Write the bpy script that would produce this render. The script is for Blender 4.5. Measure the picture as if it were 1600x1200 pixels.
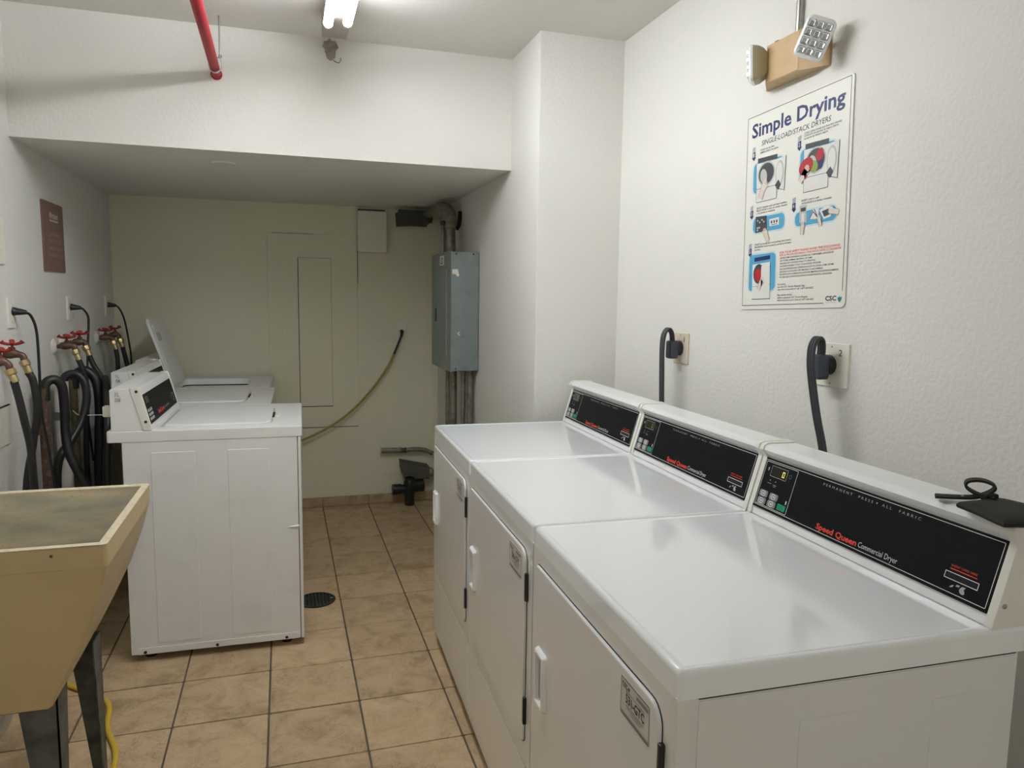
import bpy, bmesh, math, random
from mathutils import Matrix, Vector
random.seed(4)
for o in list(bpy.data.objects): bpy.data.objects.remove(o)
SC = bpy.context.scene
COL = SC.collection
PI = math.pi

# ------------------------------------------------------------------ camera, world, exposure
F, YAW, PITCH, ROLL, CH = 1144.93, 0.3022, 0.1152, 0.0143, 1.412
fwd = Vector((math.sin(YAW)*math.cos(PITCH), math.cos(YAW)*math.cos(PITCH), -math.sin(PITCH)))
rgt = Vector((math.cos(YAW), -math.sin(YAW), 0))
upv = rgt.cross(fwd)
cr, sr = math.cos(ROLL), math.sin(ROLL)
cam_r = cr*rgt + sr*upv
cam_u = -sr*rgt + cr*upv
cd = bpy.data.cameras.new('camera'); cam = bpy.data.objects.new('camera', cd); COL.objects.link(cam)
cd.sensor_width = 36; cd.lens = F/1600*36; cd.clip_start = .02
cam.matrix_world = Matrix(((cam_r.x, cam_u.x, -fwd.x, 0), (cam_r.y, cam_u.y, -fwd.y, 0), (cam_r.z, cam_u.z, -fwd.z, CH), (0, 0, 0, 1)))
SC.camera = cam
w = bpy.data.worlds.new('world'); SC.world = w; w.use_nodes = True
w.node_tree.nodes['Background'].inputs[0].default_value = (.02, .02, .02, 1)
SC.view_settings.view_transform = 'Standard'; SC.view_settings.look = 'None'
SC.view_settings.gamma = 1; SC.view_settings.use_curve_mapping = False
SC.view_settings.exposure = 0.0
TUBE = 57.0          # strength of the two fluorescent tubes

# ------------------------------------------------------------------ room numbers (metres)
L, R, R2, YB, YC, YS, YF = -.985, 1.388, 1.014, 4.99, 2.93, 3.314, -3.3
ZC, ZS = 2.49, 2.0

# ------------------------------------------------------------------ materials
def nd(nt, t, **kw):
    n = nt.nodes.new(t)
    for k, v in kw.items():
        if k in n.inputs: n.inputs[k].default_value = v
        else: setattr(n, k, v)
    return n
def mat(name, col, rough=.5, metal=0., bump=None, mott=None, coat=0., spec=.5, emit=None, rr=None):
    """bump=(scale, strength, dist, detail); mott=(scale, colour2, low, high)"""
    m = bpy.data.materials.new(name); m.use_nodes = True; nt = m.node_tree; b = nt.nodes['Principled BSDF']
    b.inputs['Base Color'].default_value = (*col, 1); b.inputs['Roughness'].default_value = rough
    b.inputs['Metallic'].default_value = metal; b.inputs['Coat Weight'].default_value = coat
    b.inputs['Coat Roughness'].default_value = .06
    b.inputs['Specular IOR Level'].default_value = spec
    if emit: b.inputs['Emission Color'].default_value = (*emit[0], 1); b.inputs['Emission Strength'].default_value = emit[1]
    if bump or mott or rr:
        g = nd(nt, 'ShaderNodeNewGeometry')
    if bump:
        n = nd(nt, 'ShaderNodeTexNoise', Scale=bump[0], Detail=bump[3]); nt.links.new(g.outputs['Position'], n.inputs['Vector'])
        bp = nd(nt, 'ShaderNodeBump', Strength=bump[1], Distance=bump[2]); nt.links.new(n.outputs['Fac'], bp.inputs['Height'])
        nt.links.new(bp.outputs['Normal'], b.inputs['Normal'])
    if mott:
        n = nd(nt, 'ShaderNodeTexNoise', Scale=mott[0], Detail=6.); nt.links.new(g.outputs['Position'], n.inputs['Vector'])
        mr = nd(nt, 'ShaderNodeMapRange'); mr.inputs['From Min'].default_value = mott[2]; mr.inputs['From Max'].default_value = mott[3]
        nt.links.new(n.outputs['Fac'], mr.inputs['Value'])
        mx = nd(nt, 'ShaderNodeMix', data_type='RGBA'); mx.inputs[6].default_value = (*col, 1); mx.inputs[7].default_value = (*mott[1], 1)
        nt.links.new(mr.outputs[0], mx.inputs[0]); nt.links.new(mx.outputs[2], b.inputs['Base Color'])
    return m
M = {}
M['wall'] = mat('wall_paint', (.755, .745, .69), .7, bump=(85, .40, .005, 3.), mott=(1.3, (.735, .725, .665), .45, .7), spec=.25)
M['backwall'] = mat('bounce_tinted_wall_paint', (.80, .77, .59), .7, bump=(60, .18, .004, 3.), mott=(1.3, (.78, .75, .56), .45, .7), spec=.25)  # same wall paint, yellowed and lightened to carry the alcove's bounce light
M['ceiling'] = mat('ceiling_paint', (.73, .71, .66), .8, bump=(60, .3, .004, 3.), spec=.2)
M['soffit'] = M['wall']
M['backpaint'] = mat('painted_panel', (.82, .80, .66), .6, bump=(40, .12, .003, 2.), spec=.3)
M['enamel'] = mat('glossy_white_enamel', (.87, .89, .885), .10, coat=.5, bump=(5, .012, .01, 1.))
M['enamel_shaded'] = mat('shade_darkened_enamel', (.75, .745, .71), .24, coat=.35, bump=(7, .03, .01, 1.))  # the dryers' white enamel, darkened to paint shade on fronts and sides
M['washer'] = mat('washer_enamel', (.80, .80, .775), .4, bump=(14, .03, .006, 1.), mott=(9, (.74, .735, .70), .55, .8))
M['cap'] = mat('offwhite_plastic', (.78, .765, .69), .42)
M['consolew'] = mat('console_white', (.85, .855, .84), .3, coat=.2, bump=(200, .05, .001, 1.))
M['blackpanel'] = mat('black_fascia', (.006, .008, .008), .5, spec=.12)
M['black'] = mat('black_rubber', (.012, .012, .013), .42)
M['cordgrey'] = mat('dark_grey_cord', (.035, .038, .042), .5)
M['pluggrey'] = mat('slate_plug', (.045, .055, .072), .5)
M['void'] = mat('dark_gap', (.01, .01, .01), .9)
M['white'] = mat('white_ink', (.75, .75, .72), .5)
M['grey_ink'] = mat('grey_ink', (.22, .22, .22), .5)
M['lightgrey'] = mat('light_grey_key', (.42, .42, .42), .5)
M['shadegrey'] = mat('handle_shade_grey', (.40, .41, .40), .35)  # grey standing in for shade inside the dryer handles
M['red_ink'] = mat('red_ink', (.75, .06, .03), .45)
M['green_key'] = mat('green_key', (.01, .28, .13), .4)
M['digit'] = mat('yellow_digit', (.8, .72, .2), .4, emit=((.85, .75, .2), .5))
M['dimdigit'] = mat('dim_digit', (.25, .22, .08), .4)
M['olive'] = mat('display_glass', (.018, .018, .006), .25)
M['chrome'] = mat('steel', (.45, .44, .42), .3, metal=1.)
M['darksteel'] = mat('dark_hinge', (.04, .042, .04), .35, metal=.6)
M['sticker'] = mat('sticker', (.62, .60, .53), .4)
M['ink'] = mat('black_ink', (.02, .02, .022), .5)
M['poster'] = mat('poster_board', (.78, .77, .69), .35)
M['navy'] = mat('navy_ink', (.018, .03, .12), .45)
M['blue'] = mat('cyan_ink', (.08, .36, .56), .45)
M['paleblue'] = mat('pale_cyan_ink', (.42, .68, .78), .45)
M['pgrey'] = mat('print_grey', (.50, .50, .47), .45)
M['pdark'] = mat('print_dark', (.05, .055, .06), .45)
M['pwhite'] = mat('print_white', (.72, .72, .66), .45)
M['pred'] = mat('print_red', (.42, .012, .02), .45)
M['pgreen'] = mat('print_green', (.22, .36, .06), .45)
M['pskin'] = mat('print_skin', (.72, .62, .52), .45)
M['teal'] = mat('print_teal', (.02, .22, .22), .45)
M['tan'] = mat('aged_beige_housing', (.53, .37, .185), .45, mott=(18, (.47, .315, .15), .45, .75))
M['lens'] = mat('clear_lens', (.86, .87, .85), .12, spec=.8)
M['reflector'] = mat('lamp_reflector', (.6, .62, .64), .12, metal=1.)
M['lampback'] = mat('lamp_back', (.42, .36, .22), .5)
M['tub'] = mat('yellowed_tub', (.54, .42, .225), .5, bump=(30, .08, .004, 3.), mott=(5, (.47, .36, .185), .4, .75))
M['tubrim'] = mat('tub_rim', (.68, .60, .42), .45, mott=(60, (.50, .42, .28), .5, .8))
M['galv'] = mat('galvanised_leg', (.12, .125, .112), .5, metal=.4, mott=(22, (.05, .055, .048), .4, .7))
M['redpaint'] = mat('red_pipe_paint', (.36, .009, .02), .5, spec=.25)
M['valvered'] = mat('red_handle', (.30, .018, .016), .45)
M['bronze'] = mat('old_bronze', (.17, .095, .06), .5, metal=.5, mott=(60, (.08, .05, .035), .4, .7))
M['brass'] = mat('brass', (.50, .40, .20), .35, metal=.8)
M['rust'] = mat('rusted_iron', (.10, .05, .032), .8, mott=(60, (.22, .15, .11), .5, .75), bump=(90, .6, .006, 4.))
M['pvc'] = mat('white_pvc', (.62, .59, .52), .4)
M['copperbrown'] = mat('brown_pipe', (.10, .075, .035), .5, mott=(40, (.06, .06, .03), .4, .7))
M['panelgrey'] = mat('grey_panel_paint', (.215, .255, .245), .42, mott=(14, (.18, .215, .205), .45, .75))
M['conduit'] = mat('conduit_steel', (.25, .245, .20), .45, metal=.5, mott=(30, (.14, .135, .105), .45, .75))
M['darkbox'] = mat('dark_conduit_body', (.045, .048, .040), .55, mott=(25, (.07, .07, .055), .45, .8))
M['greybox'] = mat('grey_conduit_body', (.10, .102, .082), .55)
M['abs'] = mat('black_abs', (.012, .013, .012), .4)
M['yellow'] = mat('yellow_cord', (.62, .43, .03), .45)
M['olivecord'] = mat('dull_yellow_cord', (.36, .27, .05), .5)
M['sign'] = mat('maroon_sign', (.19, .10, .082), .35)
M['signink'] = mat('sign_ink', (.42, .29, .24), .5)
M['signpale'] = mat('sign_pale_ink', (.66, .58, .50), .5)
M['plate'] = mat('white_plate', (.80, .775, .68), .4)
M['plate_cream'] = mat('cream_plate', (.70, .60, .47), .4)
M['leather'] = mat('black_leather', (.014, .013, .011), .6, spec=.2, bump=(160, .2, .001, 3.))
M['patch'] = mat('bare_plaster', (.33, .285, .25), .9, mott=(45, (.20, .165, .14), .4, .7), bump=(60, .6, .006, 4.))
M['fixture'] = mat('fixture_enamel', (.36, .31, .27), .45)
M['grout'] = mat('grout', (.115, .09, .058), .95)
M['drain'] = mat('drain_iron', (.015, .02, .022), .25, metal=.4)
M['tube'] = mat('tube_glow', (1, 1, 1), .5, emit=((.96, 1, 1.06), TUBE))

def tubstain():
    m = mat('stained_tub_inside', (.42, .37, .255), .55); nt = m.node_tree; b = nt.nodes['Principled BSDF']
    g = nd(nt, 'ShaderNodeNewGeometry')
    mp = nd(nt, 'ShaderNodeMapping'); mp.inputs['Scale'].default_value = (3, 3, 14); nt.links.new(g.outputs['Position'], mp.inputs[0])
    n = nd(nt, 'ShaderNodeTexNoise', Scale=1.6, Detail=7.); nt.links.new(mp.outputs[0], n.inputs['Vector'])
    r = nd(nt, 'ShaderNodeValToRGB'); nt.links.new(n.outputs['Fac'], r.inputs[0])
    e = r.color_ramp.elements; e[0].position = .32; e[0].color = (.36, .35, .29, 1); e[1].position = .66; e[1].color = (.68, .575, .39, 1)
    x = e.new(.5); x.color = (.52, .48, .355, 1)
    n2 = nd(nt, 'ShaderNodeTexNoise', Scale=170., Detail=3.); nt.links.new(g.outputs['Position'], n2.inputs['Vector'])
    mr = nd(nt, 'ShaderNodeMapRange'); mr.inputs['From Min'].default_value = .64; mr.inputs['From Max'].default_value = .78
    nt.links.new(n2.outputs['Fac'], mr.inputs['Value'])
    mx = nd(nt, 'ShaderNodeMix', data_type='RGBA'); mx.inputs[7].default_value = (.22, .21, .17, 1)
    nt.links.new(mr.outputs[0], mx.inputs[0]); nt.links.new(r.outputs[0], mx.inputs[6]); nt.links.new(mx.outputs[2], b.inputs['Base Color'])
    return m
M['tubinside'] = tubstain()
def tilemat(name, k=1.):
    m = mat(name, (.4, .3, .18), .5, spec=.35); nt = m.node_tree; b = nt.nodes['Principled BSDF']
    g = nd(nt, 'ShaderNodeNewGeometry'); oi = nd(nt, 'ShaderNodeObjectInfo')
    cx = nd(nt, 'ShaderNodeCombineXYZ')
    ml = nd(nt, 'ShaderNodeMath', operation='MULTIPLY'); ml.inputs[1].default_value = 37.; nt.links.new(oi.outputs['Random'], ml.inputs[0])
    nt.links.new(ml.outputs[0], cx.inputs[2])
    ad = nd(nt, 'ShaderNodeVectorMath', operation='ADD'); nt.links.new(g.outputs['Position'], ad.inputs[0]); nt.links.new(cx.outputs[0], ad.inputs[1])
    n = nd(nt, 'ShaderNodeTexNoise', Scale=9., Detail=10., Roughness=.72, Distortion=.55); nt.links.new(ad.outputs[0], n.inputs['Vector'])
    r = nd(nt, 'ShaderNodeValToRGB'); nt.links.new(n.outputs['Fac'], r.inputs[0])
    e = r.color_ramp.elements; e[0].position = .30; e[0].color = (.34*k, .24*k, .125*k, 1); e[1].position = .72; e[1].color = (.66*k, .50*k, .31*k, 1)
    x = e.new(.5); x.color = (.54*k, .395*k, .23*k, 1)
    hs = nd(nt, 'ShaderNodeHueSaturation'); nt.links.new(r.outputs[0], hs.inputs['Color'])
    mr = nd(nt, 'ShaderNodeMapRange'); mr.inputs['To Min'].default_value = .88; mr.inputs['To Max'].default_value = 1.08
    nt.links.new(oi.outputs['Random'], mr.inputs['Value']); nt.links.new(mr.outputs[0], hs.inputs['Value'])
    # hairline dark veins of the slate relief
    n2 = nd(nt, 'ShaderNodeTexNoise', Scale=22., Detail=5., Distortion=1.4); nt.links.new(ad.outputs[0], n2.inputs['Vector'])
    v = nd(nt, 'ShaderNodeMath', operation='SUBTRACT'); v.inputs[1].default_value = .5; nt.links.new(n2.outputs['Fac'], v.inputs[0])
    va = nd(nt, 'ShaderNodeMath', operation='ABSOLUTE'); nt.links.new(v.outputs[0], va.inputs[0])
    n3 = nd(nt, 'ShaderNodeTexNoise', Scale=5., Detail=3.); nt.links.new(ad.outputs[0], n3.inputs['Vector'])
    mm = nd(nt, 'ShaderNodeMapRange'); mm.inputs['From Min'].default_value = 0; mm.inputs['From Max'].default_value = .02
    mm.inputs['To Min'].default_value = 1; mm.inputs['To Max'].default_value = 0; nt.links.new(va.outputs[0], mm.inputs['Value'])
    m3 = nd(nt, 'ShaderNodeMapRange'); m3.inputs['From Min'].default_value = .48; m3.inputs['From Max'].default_value = .62; m3.inputs['To Max'].default_value = .55
    nt.links.new(n3.outputs['Fac'], m3.inputs['Value'])
    mu = nd(nt, 'ShaderNodeMath', operation='MULTIPLY'); nt.links.new(mm.outputs[0], mu.inputs[0]); nt.links.new(m3.outputs[0], mu.inputs[1])
    mx = nd(nt, 'ShaderNodeMix', data_type='RGBA'); mx.inputs[7].default_value = (.13, .085, .055, 1)
    nt.links.new(mu.outputs[0], mx.inputs[0]); nt.links.new(hs.outputs[0], mx.inputs[6]); nt.links.new(mx.outputs[2], b.inputs['Base Color'])
    bp = nd(nt, 'ShaderNodeBump', Strength=.7, Distance=.008)
    n4 = nd(nt, 'ShaderNodeTexNoise', Scale=34., Detail=6., Roughness=.65, Distortion=1.0); nt.links.new(ad.outputs[0], n4.inputs['Vector'])
    sm_ = nd(nt, 'ShaderNodeMath', operation='ADD'); nt.links.new(n.outputs['Fac'], sm_.inputs[0]); nt.links.new(n4.outputs['Fac'], sm_.inputs[1])
    nt.links.new(sm_.outputs[0], bp.inputs['Height']); nt.links.new(bp.outputs[0], b.inputs['Normal'])
    return m
M['tile'] = tilemat('slate_look_tile')
M['basetile'] = tilemat('base_tile', .95)

# ------------------------------------------------------------------ mesh helpers
def frame(o, x, y):
    x = Vector(x).normalized(); y = Vector(y); y = (y - x*y.dot(x)).normalized(); z = x.cross(y)
    return Matrix(((x.x, y.x, z.x, o[0]), (x.y, y.y, z.y, o[1]), (x.z, y.z, z.z, o[2]), (0, 0, 0, 1)))
def fin(name, bm, m, parent=None, Mx=None, smooth=True, ang=35):
    if Mx is not None: bm.transform(Mx)
    bmesh.ops.recalc_face_normals(bm, faces=bm.faces[:]) if smooth else None
    me = bpy.data.meshes.new(name); bm.to_mesh(me); bm.free()
    me.materials.append(M[m] if isinstance(m, str) else m)
    if smooth:
        for p in me.polygons: p.use_smooth = True
        me.set_sharp_from_angle(angle=math.radians(ang))
    o = bpy.data.objects.new(name, me); COL.objects.link(o)
    if smooth:
        wn = o.modifiers.new('normals', 'WEIGHTED_NORMAL'); wn.keep_sharp = True; wn.weight = 90
    if parent: o.parent = parent
    return o
def thing(name, label, cat, loc=(0, 0, 0), rz=0, group=None):
    o = bpy.data.objects.new(name, None); COL.objects.link(o); o.empty_display_size = .05
    o.location = loc; o.rotation_euler = (0, 0, rz)
    return tag(o, label, cat, group)
def tag(o, label, cat, group=None):
    o['label'] = label; o['category'] = cat
    if group: o['group'] = group
    return o
def struct(o): o['kind'] = 'structure'; return o
def box(bm, a, b, bev=0., seg=2):
    x0, y0, z0 = [min(a[i], b[i]) for i in range(3)]; x1, y1, z1 = [max(a[i], b[i]) for i in range(3)]
    v = [bm.verts.new(p) for p in ((x0,y0,z0),(x1,y0,z0),(x1,y1,z0),(x0,y1,z0),(x0,y0,z1),(x1,y0,z1),(x1,y1,z1),(x0,y1,z1))]
    f = [bm.faces.new([v[i] for i in q]) for q in ((0,3,2,1),(4,5,6,7),(0,1,5,4),(1,2,6,5),(2,3,7,6),(3,0,4,7))]
    if bev:
        es = list({e for q in f for e in q.edges})
        bmesh.ops.bevel(bm, geom=es, offset=bev, segments=seg, profile=.5, affect='EDGES')
    return bm
def B(a, b, bev=0., seg=2): return box(bmesh.new(), a, b, bev, seg)
def prism(bm, pts, ax, a, b, bev=0.):
    """extrude a 2-D outline along axis ax (0,1,2) from a to b; outline in the other two axes in order"""
    def P(p, t):
        q = list(p); q.insert(ax, t); return q
    lo = [bm.verts.new(P(p, a)) for p in pts]; hi = [bm.verts.new(P(p, b)) for p in pts]; n = len(pts)
    fs = [bm.faces.new(lo[::-1]), bm.faces.new(hi)] + [bm.faces.new((lo[i], lo[(i+1) % n], hi[(i+1) % n], hi[i])) for i in range(n)]
    if bev:
        bmesh.ops.recalc_face_normals(bm, faces=fs)
        bmesh.ops.bevel(bm, geom=list({e for f in fs for e in f.edges}), offset=bev, segments=2, profile=.5, affect='EDGES')
    return bm
def loft(bm, loops, cap0=True, cap1=True):
    vs = [[bm.verts.new(p) for p in l] for l in loops]; n = len(loops[0])
    for a, b in zip(vs, vs[1:]):
        for i in range(n): bm.faces.new((a[i], a[(i+1) % n], b[(i+1) % n], b[i]))
    if cap0: bm.faces.new(vs[0][::-1])
    if cap1: bm.faces.new(vs[-1])
    return bm
def rr(x0, y0, x1, y1, r, z=0, n=5, d=0):
    """rounded rectangle loop; r one radius or (bl, br, tr, tl); d = inset"""
    if not isinstance(r, (tuple, list)): r = (r,)*4
    r = [max(q-d, .0004) for q in r]; x0 += d; y0 += d; x1 -= d; y1 -= d
    out = []
    for (cx, cy, a0, q) in ((x0+r[0], y0+r[0], PI, r[0]), (x1-r[1], y0+r[1], 1.5*PI, r[1]), (x1-r[2], y1-r[2], 0, r[2]), (x0+r[3], y1-r[3], PI/2, r[3])):
        for k in range(n+1):
            a = a0 + PI/2*k/n; out.append((cx+q*math.cos(a), cy+q*math.sin(a), z))
    return out
def plate(bm, x0, y0, x1, y1, r, z0, z1, bev=.002, n=5):
    return loft(bm, [rr(x0,y0,x1,y1,r,z0,n), rr(x0,y0,x1,y1,r,z1-bev,n), rr(x0,y0,x1,y1,r,z1-bev*.3,n,bev*.3), rr(x0,y0,x1,y1,r,z1,n,bev)])
def ringflat(bm, x0, y0, x1, y1, r, wdt, z, n=4):
    a = [bm.verts.new(p) for p in rr(x0,y0,x1,y1,r,z,n)]; b = [bm.verts.new(p) for p in rr(x0,y0,x1,y1,r,z,n,wdt)]; m = len(a)
    for i in range(m): bm.faces.new((a[i], a[(i+1) % m], b[(i+1) % m], b[i]))
    return bm
def poly(bm, pts, z=0): bm.faces.new([bm.verts.new((p[0], p[1], z)) for p in pts]); return bm
def ell(bm, cx, cy, a, b, z=0, n=20, t0=0, t1=2*PI, rot=0):
    pts = []
    m = n if t1-t0 > 6.2 else n+1
    for k in range(m):
        t = t0+(t1-t0)*k/n; x, y = a*math.cos(t), b*math.sin(t)
        pts.append((cx+x*math.cos(rot)-y*math.sin(rot), cy+x*math.sin(rot)+y*math.cos(rot)))
    return poly(bm, pts, z)
def smooth_path(pts, k=6):
    P = [Vector(p) for p in pts]; out = []
    for i in range(len(P)-1):
        p0 = P[max(i-1, 0)]; p1 = P[i]; p2 = P[i+1]; p3 = P[min(i+2, len(P)-1)]
        for j in range(k):
            t = j/k
            out.append(.5*((2*p1)+(p2-p0)*t+(2*p0-5*p1+4*p2-p3)*t*t+(3*p1-p0-3*p2+p3)*t**3))
    return out+[P[-1]]
def tube(bm, pts, r, n=10, k=6, cap=True):
    P = smooth_path(pts, k) if k > 1 else [Vector(p) for p in pts]
    rad = r if callable(r) else (lambda t: r)
    T = [(P[min(i+1, len(P)-1)]-P[max(i-1, 0)]).normalized() for i in range(len(P))]
    u = T[0].orthogonal().normalized(); loops = []
    for i, p in enumerate(P):
        u = (u-T[i]*u.dot(T[i])).normalized(); v = T[i].cross(u); q = rad(i/(len(P)-1))
        loops.append([p+q*(u*math.cos(2*PI*j/n)+v*math.sin(2*PI*j/n)) for j in range(n)])
    return loft(bm, loops, cap, cap)
def lathe(bm, prof, n=20, cap0=True, cap1=True):
    """profile [(radius, z)] about local Z"""
    return loft(bm, [[(r*math.cos(2*PI*j/n), r*math.sin(2*PI*j/n), z) for j in range(n)] for r, z in prof], cap0, cap1)
def at(o, zdir, xhint=(0, 0, 1)):
    z = Vector(zdir).normalized(); x = Vector(xhint)
    if abs(x.normalized().dot(z)) > .95: x = Vector((1, 0, 0))
    x = (x-z*x.dot(z)).normalized(); y = z.cross(x)
    return Matrix(((x.x, y.x, z.x, o[0]), (x.y, y.y, z.y, o[1]), (x.z, y.z, z.z, o[2]), (0, 0, 0, 1)))
def text(name, s, x0, y0, wd, ht, m, Mx, parent, z=.0006, bold=0., shear=0., space=1.):
    cu = bpy.data.curves.new('t', 'FONT'); cu.body = s; cu.size = 1; cu.offset = bold; cu.shear = shear; cu.resolution_u = 2; cu.space_character = space
    o = bpy.data.objects.new('t', cu); COL.objects.link(o)
    dg = bpy.context.evaluated_depsgraph_get(); me = bpy.data.meshes.new_from_object(o.evaluated_get(dg))
    bpy.data.objects.remove(o); bpy.data.curves.remove(cu)
    xs = [v.co.x for v in me.vertices]; ys = [v.co.y for v in me.vertices]
    bx, by, X, Y = min(xs), min(ys), max(xs), max(ys)
    if any(c in s for c in 'gpqyj') and wd: by = 0 if not s.islower() else by
    S = Matrix.Translation((x0, y0, z)) @ Matrix.Diagonal((wd/(X-bx), ht/(Y-max(by, 0) if by >= 0 else Y), 1, 1)) @ Matrix.Translation((-bx, 0, 0))
    me.transform(Mx @ S); me.name = name; me.materials.clear(); me.materials.append(M[m])
    ob = bpy.data.objects.new(name, me); COL.objects.link(ob); ob.parent = parent
    return ob
def kids(o): return [c for c in bpy.data.objects if c.parent == o]
def copy_tree(o, parent=None):
    c = o.copy(); COL.objects.link(c); c.parent = parent
    for ch in kids(o): copy_tree(ch, c)
    return c

# ------------------------------------------------------------------ room shell
fl = struct(fin('floor', B((L-.1, YF-.1, -.12), (R+.1, YB+.1, -.004)), 'grout'))
TX, TY, TS, G = -.378, 2.181, .3026, .0032
cache = {}
i0 = math.floor((L-TX)/TS); i1 = math.ceil((R-TX)/TS); j0 = math.floor((YF-TY)/TS); j1 = math.ceil((YB-TY)/TS)
rt = random.Random(7)
for j in range(j0, j1):
    for i in range(i0, i1):
        xa, xb = max(TX+i*TS, L+.001), min(TX+(i+1)*TS, R-.001); ya, yb = max(TY+j*TS, YF), min(TY+(j+1)*TS, YB-.002)
        if xb-xa < .03 or yb-ya < .02: continue
        if ya >= YC-.01:
            xb = min(xb, R2-.001)
            if xb-xa < .03: continue
        key = (round(xb-xa, 3), round(yb-ya, 3))
        if key not in cache:
            o = fin('tile', plate(bmesh.new(), -key[0]/2+G, -key[1]/2+G, key[0]/2-G, key[1]/2-G, .004, -.006, 0, .0025, 1), 'tile', fl)
            cache[key] = o
        else:
            o = cache[key].copy(); COL.objects.link(o)
        o.location = ((xa+xb)/2, (ya+yb)/2, rt.uniform(-.0012, 0)); o.rotation_euler = (rt.uniform(-.0022, .0022), rt.uniform(-.0022, .0022), 0)
struct(fin('wall_left', B((L-.1, YF-.1, -.12), (L, YB+.1, ZC+.1)), 'wall'))
struct(fin('wall_right', B((R, YF-.1, -.12), (R+.1, YC+.05, ZC+.1)), 'wall'))
struct(fin('wall_pillar', B((R2, YC, -.12), (R+.1, YB+.1, ZC+.1), .004), 'wall'))
struct(fin('wall_back', B((L, YB, -.12), (R2, YB+.1, ZC)), 'backwall'))
struct(fin('wall_front', B((L, YF-.1, -.12), (R, YF, ZC)), 'wall'))
struct(fin('ceiling', B((L, YF-.1, ZC), (R, YB+.1, ZC+.1)), 'ceiling'))
sof = struct(fin('ceiling_soffit', B((L, YS, ZS), (R2, YB, ZC)), 'wall'))
# torn plaster where the light's conduit goes into the soffit
FW = frame((0, YS, 0), (1, 0, 0), (0, 0, 1))
rp = random.Random(3)
pts = []
for k in range(26):
    t = 2*PI*k/26; q = 1+rp.uniform(-.14, .14); pts.append((.212+.030*q*math.cos(t)*(1.1 if math.sin(t) > 0 else .8), 2.445+.042*q*math.sin(t)))
bm = bmesh.new(); prism(bm, [(p[0], p[1]) for p in pts], 1, YS-.003, YS+.002)
fin('peeled_patch', bm, 'patch', sof)
bm = tube(bmesh.new(), [(.213, YS-.004, 2.412), (.226, YS-.004, 2.400), (.243, YS-.004, 2.394), (.252, YS-.004, 2.403), (.253, YS-.004, 2.416)], .0022, 5, 3)
fin('plaster_crack', bm, 'patch', sof)
bm = lathe(bmesh.new(), [(.052, 0), (.052, -.004), (.047, -.008), (0.001, -.009)], 28); fin('sprinkler_cover', bm, 'wall', sof, Matrix.Translation((-.242, 3.60, ZS)))
bb = struct(fin('baseboard_back', B((L, YB-.006, 0), (R2, YB, .063)), 'grout'))
k = -3
while TX+k*TS < R2:
    a, b = max(TX+k*TS, L+.002)+.0015, min(TX+(k+1)*TS, R2-.002)-.0015
    if b-a > .02: fin('tile', B((a, YB-.012, .001), (b, YB-.004, .066), .002, 1), 'basetile', bb)
    k += 1

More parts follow.
